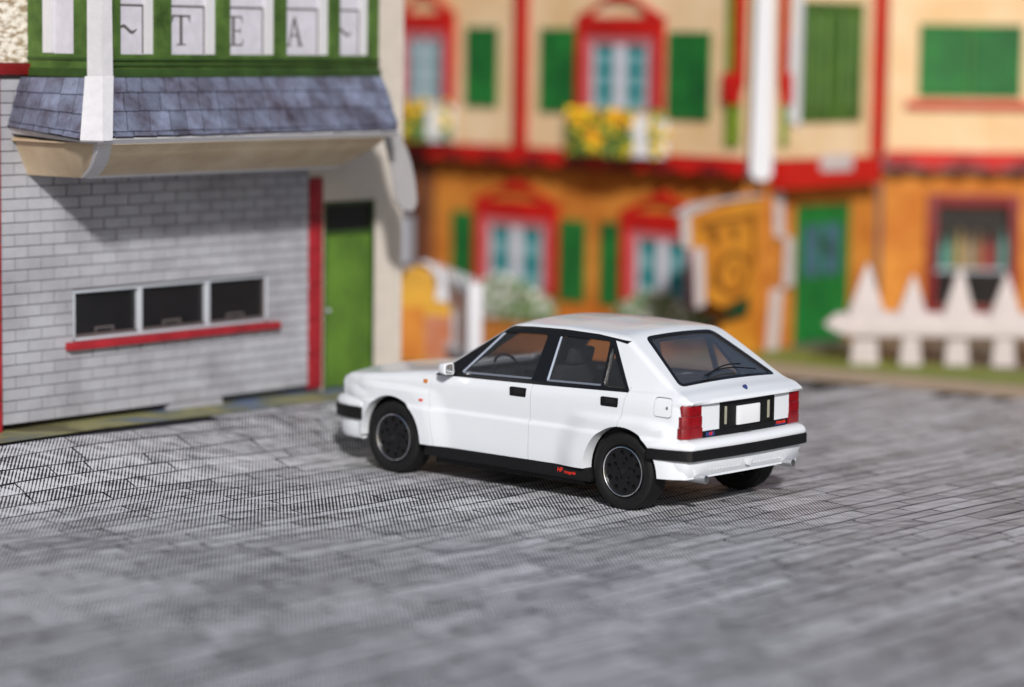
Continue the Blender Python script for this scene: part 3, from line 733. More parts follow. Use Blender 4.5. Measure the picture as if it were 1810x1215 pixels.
for i in range(24):
    a0, a1 = 2 * math.pi * i / 24, 2 * math.pi * (i + 1) / 24
    ring.append(F2.poly([(cs_ + 1.3 * r0 * math.cos(a0), cz_ + r0 * math.sin(a0)), (cs_ + 1.3 * r1 * math.cos(a0), cz_ + r1 * math.sin(a0)), (cs_ + 1.3 * r1 * math.cos(a1), cz_ + r1 * math.sin(a1)), (cs_ + 1.3 * r0 * math.cos(a1), cz_ + r0 * math.sin(a1))], .1205, .13))
ring += [F2.poly([(-1.28, 1.58), (-.2, 1.66), (-.2, 1.60), (-1.28, 1.52)], .1205, .13), F2.poly([(-1.22, 1.50), (-.95, 1.52), (-.90, 1.36), (-1.0, 1.30), (-1.08, 1.42)], .1205, .13), F2.poly([(-.34, 1.58), (-.20, 1.58), (-.20, 1.02), (-.28, 1.10), (-.26, 1.40)], .1205, .13), F2.poly([(-.74, 1.52), (-.52, 1.50), (-.60, 1.32)], .1205, .13),
         F2.poly([(-1.04, .90), (-.96, 1.18), (-.92, .80)], .1205, .13), F2.poly([(-.70, 1.06), (-.60, 1.10), (-.52, .98), (-.50, .84), (-.58, .96)], .1205, .13)]
add('sign_ring', join_parts(ring[:24]), M['signd'], SG)
for q in ring[24:]: add('sign_mark', q, M['signd'], SG)
add('sign_panel', F2.poly([(-.74, .45), (-.27, .47), (-.27, .70), (-.36, .70)], .061, .10), M['brownw'] if False else M['dgreen'], SG)

# flower boxes
def flower_box(F, s0, s1, e, z0, z1, label, palette, n_, upper=True, side_m=None):
    root = empty('flower_box', tuple(F.p((s0 + s1) / 2, e, z0)), label, 'flower box', 'flower boxes of the card house')
    c = (s0 + s1) / 2; hw_ = (s1 - s0) / 2; dpt = .26 if upper else .2
    # curved white card trough
    segs = []
    K = 10
    for i in range(K):
        a0, a1 = math.pi * i / K, math.pi * (i + 1) / K
        p0 = (c - hw_ * math.cos(a0), e + dpt * math.sin(a0)); p1 = (c - hw_ * math.cos(a1), e + dpt * math.sin(a1))
        segs.append(F.hexa((p0[0], p0[1] + .001, z0), (p1[0], p1[1] + .001, z0), (p1[0], p1[1], z0 + (z1 - z0) * (.9 if upper else .4)), (p0[0], p0[1], z0 + (z1 - z0) * (.9 if upper else .4)), .02))
    add('box', join_parts(segs), M['card'] if upper else M['brown'], root)
    rnd = random.Random(int(s0 * 100)); 
    by = {}
    for i in range(n_):
        u = rnd.uniform(-1, 1); a = math.acos(max(-1, min(1, -u))); zz = z0 + (z1 - z0) * rnd.uniform(.0, 1.0) ** .9
        if upper and .55 < u < .84: continue
        if not upper: bul = .55 + .45 * math.sin(a)
        s_ = c + hw_ * u; e_ = e + dpt * math.sin(a) + rnd.uniform(.0, .05)
        if not upper: zz = z0 + (z1 - z0) * (rnd.random() * (1 - .55 * abs(u) ** 1.5)) 
        m_ = palette(u, (zz - z0) / (z1 - z0), rnd)
        r = rnd.uniform(.035, .075); q = F.p(s_, e_, zz); ax = Vector((rnd.uniform(-1, 1), rnd.uniform(-1.4, -.2), rnd.uniform(-.6, 1))).normalized()
        t1 = ax.orthogonal().normalized(); t2 = ax.cross(t1); rot = rnd.uniform(0, 6.28)
        vs = [q + (t1 * math.cos(rot + k * math.pi * 2 / 5) + t2 * math.sin(rot + k * math.pi * 2 / 5)) * r * (1 if k % 2 else .75) for k in range(5)]
        by.setdefault(m_, []).append((vs, [(0, 1, 2, 3, 4)]))
    for m_, parts in by.items():
        nm = 'foliage' if 'leaf' in m_ else 'blossom'
        me_v, me_f = join_parts(parts); me = D.meshes.new('m'); me.from_pydata([tuple(x) for x in me_v], [], me_f)
        o = link(nm, me, M[m_], root); o['kind'] = 'stuff'
    return root
def pal_up(u, v_, r):
    if u > .8: return r.choice(['leaf', 'leafy'])
    if v_ > .55 + .2 * math.sin(u * 5): return r.choice(['leafy', 'leafo', 'leaf', 'leaf', 'leafy'])
    if abs(u + .15) < .22 and v_ < .5: return r.choice(['leafo', 'leafy', 'leaf'])
    return r.choice(['leaf', 'leaf', 'leaf', 'leaf', 'leafy'])
def pal_lo(u, v_, r): return r.choice(['leafw', 'leaf', 'leaf']) if v_ > .4 else r.choice(['leaf', 'leaf', 'leaf', 'leafw'])
flower_box(F1, -6.20, -5.02, EU + .03, 2.30, 2.80, 'flower box of yellow flowers on the upper floor beside the grey house edge', pal_up, 420)
flower_box(F1, -2.80, -1.20, EU + .03, 2.24, 2.78, 'large flower box of yellow and orange flowers under the upper window over the car', pal_up, 700)
flower_box(F1, -4.85, -3.32, .03, .10, .62, 'low window box of white flowers under the ground floor window left of the sign', pal_lo, 900, False)
flower_box(F1, -2.15, -.62, .03, .10, .62, 'low window box of white flowers half hidden behind the orange sign', pal_lo, 900, False)

# ------------------------------------------------------------------ white picket fence on the right
FF = Frame((3.985, 30.55), (1, .0))
PF = empty('picket_fence', tuple(FF.p(1, 0, 0)), 'thick white card picket fence with pointed tops before the shop window', 'fence')
for (c, hw_, zs, zt, e) in ((.02, .165, .60, 1.16, .0), (.535, .13, .58, 1.04, .05), (1.07, .145, .58, 1.14, .0), (1.59, .14, .58, 1.07, .05), (2.12, .17, .58, 1.1, .0), (2.64, .17, .58, 1.08, .03)):
    pk = add('picket', FF.poly([(c - hw_, 0), (c + hw_, 0), (c + hw_ - .045, zs - .14), (c + hw_ + .05, zs - .02), (c + .03, zt - .02), (c, zt - .01), (c - hw_ - .035, zs - .02), (c - hw_ + .045, zs - .14)], e, e + .09), M['fence'], PF, bevel=.012)
rl = add('rail', FF.poly([(-.44, .44), (-.30, .56), (-.10, .59), (2.9, .59), (2.9, .32), (-.14, .32), (-.28, .36)], -.10, -.012), M['fence'], PF, bevel=.012)
add('rail_front', FF.poly([(-.44, .44), (-.30, .54), (-.12, .56), (2.9, .56), (2.9, .34), (-.14, .33), (-.28, .36)], .142, .18), M['fence'], PF, bevel=.012)
# small fence running back on the left, and the yellow card beside it
G = Frame((-.42, 29.0), (-.26, .966))
SF = empty('picket_fence', tuple(G.p(.8, 0, 0)), 'small white picket fence running away behind the bonnet of the car', 'fence')
add('post', G.box(-.09, .09, -.08, .08, 0, 1.0), M['card'], SF, bevel=.02)
add('rail', G.box(.09, 2.2, -.02, .04, .84, .96), M['card'], SF, bevel=.01); add('rail', G.box(.09, 2.2, -.02, .04, .12, .22), M['card'], SF, bevel=.01)
for i in range(7):
    s = .25 + i * .28
    add('picket', G.poly([(s, .02), (s + .12, .02), (s + .12, .98), (s + .06, 1.06), (s, .98)], .042, .07), M['card'], SF, bevel=.01)
YS = empty('card_gable', (-1.05, 30.2, 0), 'small round topped yellow and orange card gable between the grey house and the small fence', 'card cutout')
Y = Frame((-1.05, 30.2), (1, .1))
arc = [(-.02 + .20 * math.cos(t), .86 + .22 * math.sin(t)) for t in [math.pi * i / 10 for i in range(11)]]
add('gable_card', Y.poly([(-.30, 0), (.14, 0), (.42, 0), (.42, .62), (.18, .72)] + arc + [(-.30, .8)], 0, .05), M['yellow'], YS)
add('gable_edge', Y.poly([(.18, .70), (.20, .86)] + [(-.02 + .24 * math.cos(t), .86 + .26 * math.sin(t)) for t in [math.pi * i / 10 for i in range(6)]] + [(.08, 1.15), (.22, 1.05), (.31, .9), (.33, .68)], .051, .08), M['card'], YS)
add('lower_panel', Y.box(-.29, .05, .0505, .06, .02, .62), M['orange'], YS)
add('lower_panel', Y.box(.06, .40, .0505, .06, .02, .52), M['pinkb'], YS)

# ------------------------------------------------------------------ the white model car
# car frame: x forward, y to its left, z up; measurements in metres
CAR = Matrix.Translation((.4847, 22.0854, 0)) @ Matrix.Rotation(R(138.153), 4, 'Z')
car = D.objects.new('model_car', None); COL.objects.link(car); car.matrix_world = CAR
tagp(car, 'white five-door hatchback model car with black wheels parked on the grey paving', 'model car')
def cadd(name, me, m, parent=None, smooth=True, label=None, kind=None, bevel=0):
    if bevel: bev(me, bevel)
    elif smooth: me.shade_smooth(); me.set_sharp_from_angle(angle=R(32))
    o = D.objects.new(name, me); COL.objects.link(o); o.parent = parent or car
    if m is not None: me.materials.clear(); me.materials.append(m)
    if label: o['label'] = label
    if kind: o['kind'] = kind
    return o
def interp(x, tab):
    if x <= tab[0][0]: return tab[0][1]
    for (a, fa), (b_, fb) in zip(tab, tab[1:]):
        if x <= b_: return fa + (fb - fa) * (x - a) / (b_ - a)
    return tab[-1][1]
def sinterp(x, tab, w_=.05):
    return sum(interp(x + d_ * w_, tab) * k for d_, k in ((-1, 1), (-.5, 2), (0, 3), (.5, 2), (1, 1))) / 9
TOP = [(-1.84, .890), (-1.79, .93), (-1.70, .957), (-1.655, .982), (-1.115, 1.305), (-1.055, 1.326), (-.9, 1.338), (-.45, 1.350), (0, 1.342), (.13, 1.318), (.81, .905), (.95, .885), (1.5, .828), (1.88, .795), (1.95, .782), (1.985, .755)]
WID = [(-1.84, .725), (-1.80, .755), (-1.5, .785), (-1.2, .80), (1.2, .80), (1.7, .790), (1.90, .755), (1.985, .725)]
AR = ((1.255, .303), (-1.228, .303)); ARR = .355
def zbelt(x): return .897 - .023 * x
def ztop(x): return sinterp(x, TOP, .035)
def wid(x): return sinterp(x, WID, .06)
def Y(x, z):
    y = wid(x)
    zb = zbelt(x)
    # lower flank stands proud below the waist crease
    if z < .63:
        y += .022 * (1 - sm((z - .578) / .034)) * sm((1.75 - abs(x)) / .3)
    y += .008 * math.sin(max(0, min(1, (z - .6) / .28)) * math.pi)
    if z < .42: y -= .018 * ((.42 - z) / .2) ** 2
    # box flares
    for (ax, az), fwd in zip(AR, (1, -1)):
        dx, dz = x - ax, z - az
        r = math.hypot(dx, dz * 1.0)
        f = sm((.70 - r) / .26)
        if fwd > 0 and dx > 0: f = max(f, sm((.16 - abs(z - .55)) / .08) * sm((2.0 - x) / .2)) if z < .72 else f
        if fwd < 0 and dx < 0: f = max(f, sm((.71 - z) / .05) * sm((x + 1.80) / .15))
        if z > az: f *= sm((.76 - z) / .05) if fwd > 0 else sm((.735 - z) / .045)
        y += (.034 if fwd > 0 else .040) * f
    t = max(0., min(1., (z - (zb - .09)) / .09)); y -= .034 * t * t
    green = sm((zb + .5 - z) / .01) if False else 1
    y -= .015 * sm((z - zb) / .015)
    if z > zb: y -= .375 * (z - zb)
    return y
Z0 = [.20, .225, .26, .30, .34, .38, .42, .46, .50, .53, .56, .575, .585, .593, .60, .607, .615, .63, .65, .665, .68]
def section(x, shrink=0.0):
    """half profile from the bottom centre up round to the top centre"""
    zt = ztop(x); crown = interp(x, [(-1.87, .015), (-1.6, .02), (-1.1, .04), (0, .042), (.3, .035), (.9, .03), (1.9, .03), (2.1, .02)])
    r = interp(x, [(-1.80, .020), (-1.55, .045), (.9, .045), (1.0, .05)])
    zA = zt - r
    pts = [(0, .20), (.35, .20), (.62, .20)]
    zs = [z if zA > .72 else .2 + (z - .2) * (zA - .03 - .2) / .48 for z in Z0]
    hi0 = zs[-1]
    n_ = 26
    t = sm((zA - .93) / .12)
    zb = zbelt(x)
    listA = [hi0 + (zA - hi0) * (k + 1) / n_ for k in range(n_)]
    lb = [.70, .72, .74, .76, .78, .80, zb - .07, zb - .055, zb - .04, zb - .028, zb - .018, zb - .008, zb, zb + .004, zb + .008, zb + .012, zb + .016, zb + .025]
    lo = zb + .025; rest_ = n_ - len(lb); listB = lb + [lo + (zA - lo) * (k + 1) / rest_ for k in range(rest_)]
    zs += [a * (1 - t) + b_ * t for a, b_ in zip(listA, listB)]
    for z in zs: pts.append((Y(x, z), z))
    yA = Y(x, zA); P = (Y(x, zt), zt); yB = P[0] - r * 1.3; zB = zt + crown * (1 - (yB / P[0]) ** 2)
    for k in range(1, 8):
        u = k / 8; pts.append((yA * (1 - u) ** 2 + P[0] * 2 * u * (1 - u) + yB * u * u, zA * (1 - u) ** 2 + (P[1] + .004) * 2 * u * (1 - u) + zB * u * u))
    for k in range(0, 11):
        y = yB * (1 - k / 10); pts.append((y, zt + crown * (1 - (y / P[0]) ** 2)))
    return pts
XF, XR = 1.985, -1.835
def xwarp(x, y, z):
    if x > 1.0: x -= .10 * (abs(y) / .75) ** 2.8 * sm((x - 1.0) / 1.0)
    if x < -1.2: x += .028 * (abs(y) / .75) ** 2 * sm((-x - 1.2) / .5)
    if x < -1.55: x += .055 * sm((.874 - z) / .020) * sm((-1.55 - x) / .28)
    return x
xs = [XR + (XF - XR) * i / 150 for i in range(151)]
def loft():
    st = []
    ends = []
    rr = .035
    for x in xs: st.append((x, 0.0))
    V = []; F_ = []; n_ = None
    def ring(x, ins):
        pts = section(x); full = pts + [(-y, z) for y, z in pts[-2:0:-1]]
        cz = .55
        out = []
        for y, z in full:
            yy = y - math.copysign(min(abs(y), ins), y) if abs(y) > .3 else y * (1 - ins / .6)
            zz = z - ins * (1 if z > .7 else 0) + (ins if z < .25 else 0)
            out.append((yy, zz))
        return out
    rings = []
    for k, (dxx, ins) in enumerate(((0.034, .036), (.026, .018), (.012, .006))): rings.append((XR - dxx + 0, ring(XR, ins)))
    for x in xs: rings.append((x, ring(x, 0)))
    for dxx, ins in ((.014, .006), (.030, .020), (.040, .042)): rings.append((XF + dxx, ring(XF, ins)))
    n_ = len(rings[0][1])
    for x, rg in rings:
        for y, z in rg: V.append((xwarp(x, y, z), y, z))
    for i in range(len(rings) - 1):
        for j in range(n_):
            a = i * n_ + j; b_ = i * n_ + (j + 1) % n_; F_.append((a, b_, b_ + n_, a + n_))
    K = 10; h = n_ // 2
    for base, (X_, rg) in ((0, rings[0]), ((len(rings) - 1) * n_, rings[-1])):
        prev = None
        for j in range(1, h):
            yl, z = rg[j]; row = [base + j]
            for k in range(1, K):
                y = yl * (1 - 2 * k / K); V.append((xwarp(X_, y, z), y, z)); row.append(len(V) - 1)
            row.append(base + n_ - j)
            if prev is None:
                for k in range(K): F_.append((base, row[k], row[k + 1]))
            else:
                for k in range(K): F_.append((prev[k], prev[k + 1], row[k + 1], row[k]))
            prev = row
        for k in range(K): F_.append((base + h, prev[k], prev[k + 1]))
    return V, F_
LV, LF = loft()
outer_me = mesh(LV, LF)
bm = bmesh.new(); bm.from_mesh(outer_me); bm.normal_update()
nor = {v_.index: v_.normal.copy() for v_ in bm.verts}; bm.free()
def inset(d_): 
    return mesh([Vector(v_) - nor[i] * d_ for i, v_ in enumerate(LV)], LF)
temp = []
def tobj(me): o = D.objects.new('t', me); COL.objects.link(o); temp.append(o); return o
def boolean(a, cutters, op='DIFFERENCE'):
    o = tobj(a.copy()); 
    for c in cutters:
        md = o.modifiers.new('b', 'BOOLEAN'); md.operation = op; md.solver = 'EXACT'; md.object = c; md.use_self = False
    dg = bpy.context.evaluated_depsgraph_get(); dg.update()
    me = D.meshes.new_from_object(o.evaluated_get(dg)); o.modifiers.clear(); return me
def joined(vfs): return tobj(mesh(*join_parts(vfs)))
def prism_y(poly, y0, y1): return prism_vf([Vector((x, 0, z)) for x, z in poly], Vector((0, y0, 0)), Vector((0, y1, 0)))
def both(poly, y0=.40, y1=1.2): return [prism_y(poly, y0, y1), prism_y(poly, -y1, -y0)]
def grow(poly, d_):
    c = Vector((sum(p[0] for p in poly), sum(p[1] for p in poly))) / len(poly); out = []; m_ = len(poly)
    ar = sum(poly[i][0] * poly[(i + 1) % m_][1] - poly[(i + 1) % m_][0] * poly[i][1] for i in range(m_)); sg = 1 if ar > 0 else -1
    for i in range(m_):
        p = Vector(poly[i]); a = (p - Vector(poly[i - 1])).normalized(); b_ = (Vector(poly[(i + 1) % m_]) - p).normalized()
        na = Vector((a.y, -a.x)) * sg; nb = Vector((b_.y, -b_.x)) * sg; q = (na + nb); q = q / max(.4, q.length_squared / 2); out.append(tuple(p + q * d_))
    return out

def inner_loft():
    V = []; F_ = []; X = [-1.765 + (1.92 + 1.765) * i / 60 for i in range(61)]
    def prof(x):
        zt = ztop(x) - .045; wv = wid(x) - .05; zb = min(zbelt(x) - .03, zt - .06)
        top = wv - .03 - max(0, zt - zb - .03) * .375
        p = [(0, .24), (wv - .03, .24), (wv, .30), (wv, .66 * 1 if zb > .67 else zb - .02), (wv - .03, zb), (wv - .05, zb + .03), (top - .03, zt), (top - .10, zt + .012), (0, zt + .02)]
        return p + [(-y, z) for y, z in p[-2:0:-1]]
    for x in X:
        for y, z in prof(x): V.append((x - (.13 * (abs(y) / .75) ** 2.4 * sm((x - 1.0) / 1.0) if x > 1 else 0), y, z))
    n_ = len(prof(0))
    for i in range(60):
        for j in range(n_):
            a = i * n_ + j; b_ = i * n_ + (j + 1) % n_; F_.append((a, b_, b_ + n_, a + n_))
    F_.append(tuple(range(n_))[::-1]); F_.append(tuple(60 * n_ + j for j in range(n_)))
    return mesh(V, F_)
shell = boolean(outer_me, [tobj(inner_loft())])
# openings
glaz = [(.80, .872), (.700, .945), (.640, .982), (.137, 1.302), (.10, 1.315), (-.1, 1.3255), (-.445, 1.331), (-.80, 1.322), (-1.125, 1.293), (-1.110, 1.276), (-.985, 1.293), (-1.247, .922), (-.4, .8985), (.2, .8855)]
glaz = [(round(a, 4), b_) for a, b_ in glaz]
g1 = [tuple(p) for p in round_poly([(.545, .905), (.185, 1.262), (-.285, 1.279), (-.235, .924)], .03, 4)]
g2 = [tuple(p) for p in round_poly([(-.415, 1.285), (-.935, 1.278), (-.955, .940), (-.385, .924)], .02, 4)]
g3 = [tuple(p) for p in round_poly([(-.962, 1.255), (-1.200, .945), (-.975, .938)], .015, 3)]
hx0, hz0, hx1, hz1 = -1.110, 1.318, -1.660, .989        # line of the tailgate glass
hd = Vector((hx1 - hx0, 0, hz1 - hz0)); HLn = hd.length; hd.normalize(); hn = Vector((hd.z, 0, -hd.x)); hn = hn if hn.z > 0 else -hn
def hp(y, t, up=0): return Vector((hx0, y, hz0)) + hd * t + hn * up
rear_out = round_poly([(-.425, .012), (.425, .012), (.618, HLn - .012), (-.618, HLn - .012)], .07, 6)
rear_in = round_poly([(-.392, .044), (.392, .044), (.575, HLn - .045), (-.575, HLn - .045)], .05, 6)
def prism_h(poly, a, b_): return prism_vf([hp(y, t) for y, t in poly], hn * a, hn * b_)
wx0, wz0, wx1, wz1 = .80, .915, .15, 1.318
wd = Vector((wx1 - wx0, 0, wz1 - wz0)); WLn = wd.length; wd.normalize(); wn = Vector((-wd.z, 0, wd.x)); wn = wn if wn.z > 0 else -wn
def wp_(y, t): return Vector((wx0, y, wz0)) + wd * t
front_in = round_poly([(-.66, .03), (.66, .03), (.535, WLn - .03), (-.535, WLn - .03)], .05, 5)
def prism_w(poly, a, b_): return prism_vf([wp_(y, t) for y, t in poly], wn * a, wn * b_)

arch_poly = lambda c, r: [(c[0] + r * math.cos(2 * math.pi * i / 48) * (1.0), c[1] + r * math.sin(2 * math.pi * i / 48)) for i in range(48)]
arches = joined([v_ for c in AR for v_ in both(arch_poly(c, ARR), .30, 1.2)])
ZL = .292
bottom = joined([box_vf(-3, 3, -2, 2, -.5, ZL)])
door_f = [(.800, .96), (.818, .86), (.822, .70), (.800, .55), (.765, .40), (.745, ZL - .02), (-.257, ZL - .02), (-.263, .60), (-.269, .96)]
door_r = [(-.281, .96), (-.275, .60), (-.269, ZL - .02), (-.86, ZL - .02), (-.90, .34), (-1.168, .60), (-1.195, .66), (-1.212, .74), (-1.247, .96)]
glz = joined(both(glaz)); glz_big = joined(both(grow(glaz, .003)))
fuel_c = (-1.595, .838); fuel = [tuple(p) for p in round_poly([(fuel_c[0] - .078, fuel_c[1] - .074), (fuel_c[0] + .078, fuel_c[1] - .068), (fuel_c[0] + .074, fuel_c[1] + .072), (fuel_c[0] - .074, fuel_c[1] + .068)], .03, 4)]
door_all = [(.808, .96), (.826, .86), (.830, .70), (.808, .55), (.773, .40), (.753, ZL - .03), (-.86, ZL - .03), (-.90, .335), (-1.168, .592), (-1.2025, .656), (-1.2195, .738), (-1.2545, .96)]
low = boolean(shell, [bottom, arches])
body = boolean(low, [joined(both(door_all)), glz_big, joined([prism_h(rear_out, -.3, .3), prism_w(front_in, -.3, .3)]), joined([prism_y(grow(fuel, .007), .4, 1.2)])])
b_ob = cadd('body', body, M['paint'])
def piece(name, base, poly, m, cut=(), side=1, parent=None, **kw):
    me = boolean(base, [joined([prism_y(poly, .40, 1.2) if side > 0 else prism_y(poly, -1.2, -.40)])], 'INTERSECT')
    if cut: me = boolean(me, list(cut))
    return cadd(name, me, m, parent, **kw)
for sd in (1, -1):
    fd = piece('door', low, door_f, M['paint'], [glz_big], sd); rd = piece('door', low, door_r, M['paint'], [glz_big], sd)
    for dd, (hxx, hzz) in ((fd, (-.140, .822)), (rd, (-1.090, .836))):
        yy = Y(hxx, hzz)
        me = mesh(*prism_y([tuple(p) for p in round_poly([(hxx - .085, hzz - .036), (hxx + .085, hzz - .036), (hxx + .085, hzz + .036), (hxx - .085, hzz + .036)], .012, 3)], sd * (yy - .02), sd * (yy + .006)))
        hdl = cadd('door_handle', me, M['black'], dd, smooth=False)
        me = mesh(*prism_y([tuple(p) for p in round_poly([(hxx - .072, hzz - .012), (hxx + .03, hzz - .012), (hxx + .03, hzz + .026), (hxx - .072, hzz + .026)], .008, 3)], sd * (yy + .0061), sd * (yy + .012)))
        cadd('door_handle_flap', me, M['gloss'], dd, smooth=False)
    gcut = joined([v_ for g in (g1, g2, g3) for v_ in both(g)])
    wf_ = piece('window_surround', shell, glaz, M['gloss'], [gcut], sd)
    # side glass, slightly sunk, follows the tumblehome
    for g in (g1, g2, g3):
        gg = grow(g, .008); n_ = len(gg); V = [Vector((x, sd * (Y(x, z) - .012), z)) for x, z in gg]; V += [Vector((x, sd * (Y(x, z) - .020), z)) for x, z in gg]
        F_ = [tuple(range(n_)), tuple(range(2 * n_ - 1, n_ - 1, -1))] + [(i, (i + 1) % n_, n_ + (i + 1) % n_, n_ + i) for i in range(n_)]
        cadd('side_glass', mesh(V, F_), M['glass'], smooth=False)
def glass_edge_glint(p, q, name='glass_edge_glint'):  # pale strip painting the glint along a window edge
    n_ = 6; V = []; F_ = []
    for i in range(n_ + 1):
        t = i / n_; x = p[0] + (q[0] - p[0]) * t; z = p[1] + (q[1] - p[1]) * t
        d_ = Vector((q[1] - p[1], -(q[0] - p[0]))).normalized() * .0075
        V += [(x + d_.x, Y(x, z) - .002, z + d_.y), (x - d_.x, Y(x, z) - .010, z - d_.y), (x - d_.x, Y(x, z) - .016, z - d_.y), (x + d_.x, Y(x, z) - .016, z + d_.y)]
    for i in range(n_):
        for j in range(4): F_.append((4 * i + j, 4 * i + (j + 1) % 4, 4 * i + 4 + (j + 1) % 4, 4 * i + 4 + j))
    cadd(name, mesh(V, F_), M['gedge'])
for p, q in (((.530, .915), (.180, 1.258)), ((-.392, .93), (-.418, 1.275)), ((-.975, 1.247), (-1.190, .955)), ((.52, .912), (-.22, .930)), ((-.40, .932), (-.94, .946))): glass_edge_glint(p, q)
# bright inner edge of each side window
def edge_line(poly, i0, i1, off_in, wdt, name, m):
    pass
fl = piece('fuel_flap', shell, fuel, M['paint'])
me = mesh(*prism_y([(-1.640 + .011 * math.cos(a), .838 + .011 * math.sin(a)) for a in [2 * math.pi * i / 12 for i in range(12)]], Y(-1.64, .838) - .01, Y(-1.64, .838) + .004)); cadd('fuel_flap_lock', me, M['pipe'], fl, smooth=False)
# tailgate window: black seal, glass
seal_me = boolean(shell, [joined([prism_h(grow([tuple(p) for p in rear_out], -.003), -.3, .3)])], 'INTERSECT'); seal_me = boolean(seal_me, [joined([prism_h(rear_in, -.3, .3)])])
cadd('tailgate_seal', seal_me, M['gloss'])
def crown_at(x): return interp(x, [(-1.87, .015), (-1.6, .02), (-1.1, .04), (0, .042), (.3, .035), (.9, .03), (1.9, .03), (2.1, .02)])
def pane_patch(x0, x1, h0, h1, name, m, dep=.012, nx=14, ny=16):
    V = []; F_ = []
    for k in (0, 1):
        for i in range(nx + 1):
            x = x0 + (x1 - x0) * i / nx; hh = h0 + (h1 - h0) * i / nx
            for j in range(ny + 1):
                y = -hh + 2 * hh * j / ny; yt = Y(x, ztop(x)); V.append((xwarp(x, y, 1.0), y, ztop(x) + crown_at(x) * (1 - (y / yt) ** 2) - dep - .006 * k))
    N_ = (nx + 1) * (ny + 1)
    for k in (0, 1):
        for i in range(nx):
            for j in range(ny):
                a = k * N_ + i * (ny + 1) + j; F_.append((a, a + 1, a + ny + 2, a + ny + 1))
    rim_ = [i * (ny + 1) for i in range(nx + 1)] + [nx * (ny + 1) + j for j in range(1, ny + 1)] + [i * (ny + 1) + ny for i in range(nx - 1, -1, -1)] + [j for j in range(ny - 1, 0, -1)]
    for a, b_ in zip(rim_, rim_[1:] + rim_[:1]): F_.append((a, b_, b_ + N_, a + N_))
    return cadd(name, mesh(V, F_), m)
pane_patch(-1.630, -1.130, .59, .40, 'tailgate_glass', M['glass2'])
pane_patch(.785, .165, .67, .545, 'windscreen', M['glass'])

# ---- sweeps round the ends (bumpers)
def plan_path(pts, n_=8):
    """pts (x,y) for y>0 from the wheel arch to the centre; mirrored"""
    full = list(pts) + [(x, -y) for x, y in reversed(pts) if y > 1e-6]
    return [Vector(p) for p in full]
def sweep(path, prof):
    """prof: closed list (outward offset, z)"""
    V = []; F_ = []; n_ = len(path); m_ = len(prof)
    nn = []
    for i in range(n_):
        a = path[max(i - 1, 0)]; b_ = path[min(i + 1, n_ - 1)]
        if 0 < i < n_ - 1:
            d0 = (path[i] - a).normalized(); d1 = (b_ - path[i]).normalized(); q0 = Vector((d0.y, -d0.x)); q1 = Vector((d1.y, -d1.x)); q = q0 + q1; q = q / (q.length_squared / 2)
        else:
            dd = (b_ - a).normalized(); q = Vector((dd.y, -dd.x))
        if q.dot(path[i] - Vector((path[i].x * .3, 0))) < 0: q = -q
        nn.append(q)
    for p, q in zip(path, nn):
        for o_, z in prof: V.append((p.x + q.x * o_, p.y + q.y * o_, z))
    for i in range(n_ - 1):
        for j in range(m_):
            a = i * m_ + j; b_ = i * m_ + (j + 1) % m_; F_.append((a, b_, b_ + m_, a + m_))
    F_.append(tuple(range(m_))); F_.append(tuple((n_ - 1) * m_ + j for j in range(m_)))
    return mesh(V, F_)
rear_path = plan_path([(-1.500, .838), (-1.60, .830), (-1.72, .797), (-1.80, .770), (-1.840, .752), (-1.856, .735), (-1.862, .70), (-1.872, .5), (-1.884, .25), (-1.888, 0)])
rb = cadd('rear_bumper', sweep(rear_path, [(.0, .525), (.004, .535), (.002, .552), (-.006, .568), (-.022, .582), (-.05, .594), (-.09, .600), (-.09, .525)]), M['paint'])
cadd('bumper_strip', sweep(rear_path, [(.004, .5245), (.010, .518), (.010, .446), (.002, .440), (-.07, .440), (-.07, .5245)]), M['black'], rb)
val_path = plan_path([(-1.545, .79), (-1.62, .786), (-1.74, .765), (-1.80, .738), (-1.825, .70), (-1.84, .5), (-1.848, .25), (-1.85, 0)])
vm = sweep(val_path, [(.0, .4395), (.002, .41), (-.012, .36), (-.034, .308), (-.048, .290), (-.062, .284), (-.12, .29), (-.12, .4395)])
for v_ in vm.vertices:      # the valance sweeps up towards the middle and is cut away at the arch
    if v_.co.z < .40: v_.co.z += .008 * (1 - min(1, abs(v_.co.y) / .55) ** 3) * (.4 - v_.co.z) / .12
    if v_.co.x > -1.64 and v_.co.z < .40: v_.co.x -= .45 * (.40 - v_.co.z) * max(0, min(1, (v_.co.x + 1.64) / .09))
va = cadd('rear_valance', vm, M['paint'])
for i in range(26):         # fine ribs in the valance
    y = -.46 + i * .0365
    if abs(y) < .08: continue
    xb = -1.85 + .022 * (abs(y) / .72) ** 2
    me = mesh(*prism_vf([Vector((x, 0, z)) for x, z in [(xb + .002, .400), (xb + .014, .345), (xb + .04, .345), (xb + .02, .400)]], Vector((0, y, 0)), Vector((0, y + .012, 0)))); cadd('valance_rib', me, M['paint'], va, smooth=False)
me = mesh(*prism_vf([Vector((0, y, z)) for y, z in [(-.055, .395), (.055, .395), (.03, .345), (-.02, .335)]], Vector((-1.85, 0, 0)), Vector((-1.81, 0, 0)))); cadd('tow_eye', me, M['paint'], va, smooth=False, bevel=.006)
front_path = plan_path([(1.60, .832), (1.75, .826), (1.90, .79), (1.98, .74), (2.03, .68), (2.09, .5), (2.13, .25), (2.14, 0)])
fb = cadd('front_bumper', sweep(front_path, [(.0, .525), (.004, .535), (.002, .555), (-.008, .575), (-.03, .592), (-.07, .602), (-.22, .606), (-.22, .525)]), M['paint'])
cadd('bumper_strip', sweep(front_path, [(.004, .5245), (.010, .518), (.008, .425), (.0, .418), (-.07, .418), (-.07, .5245)]), M['black'], fb)
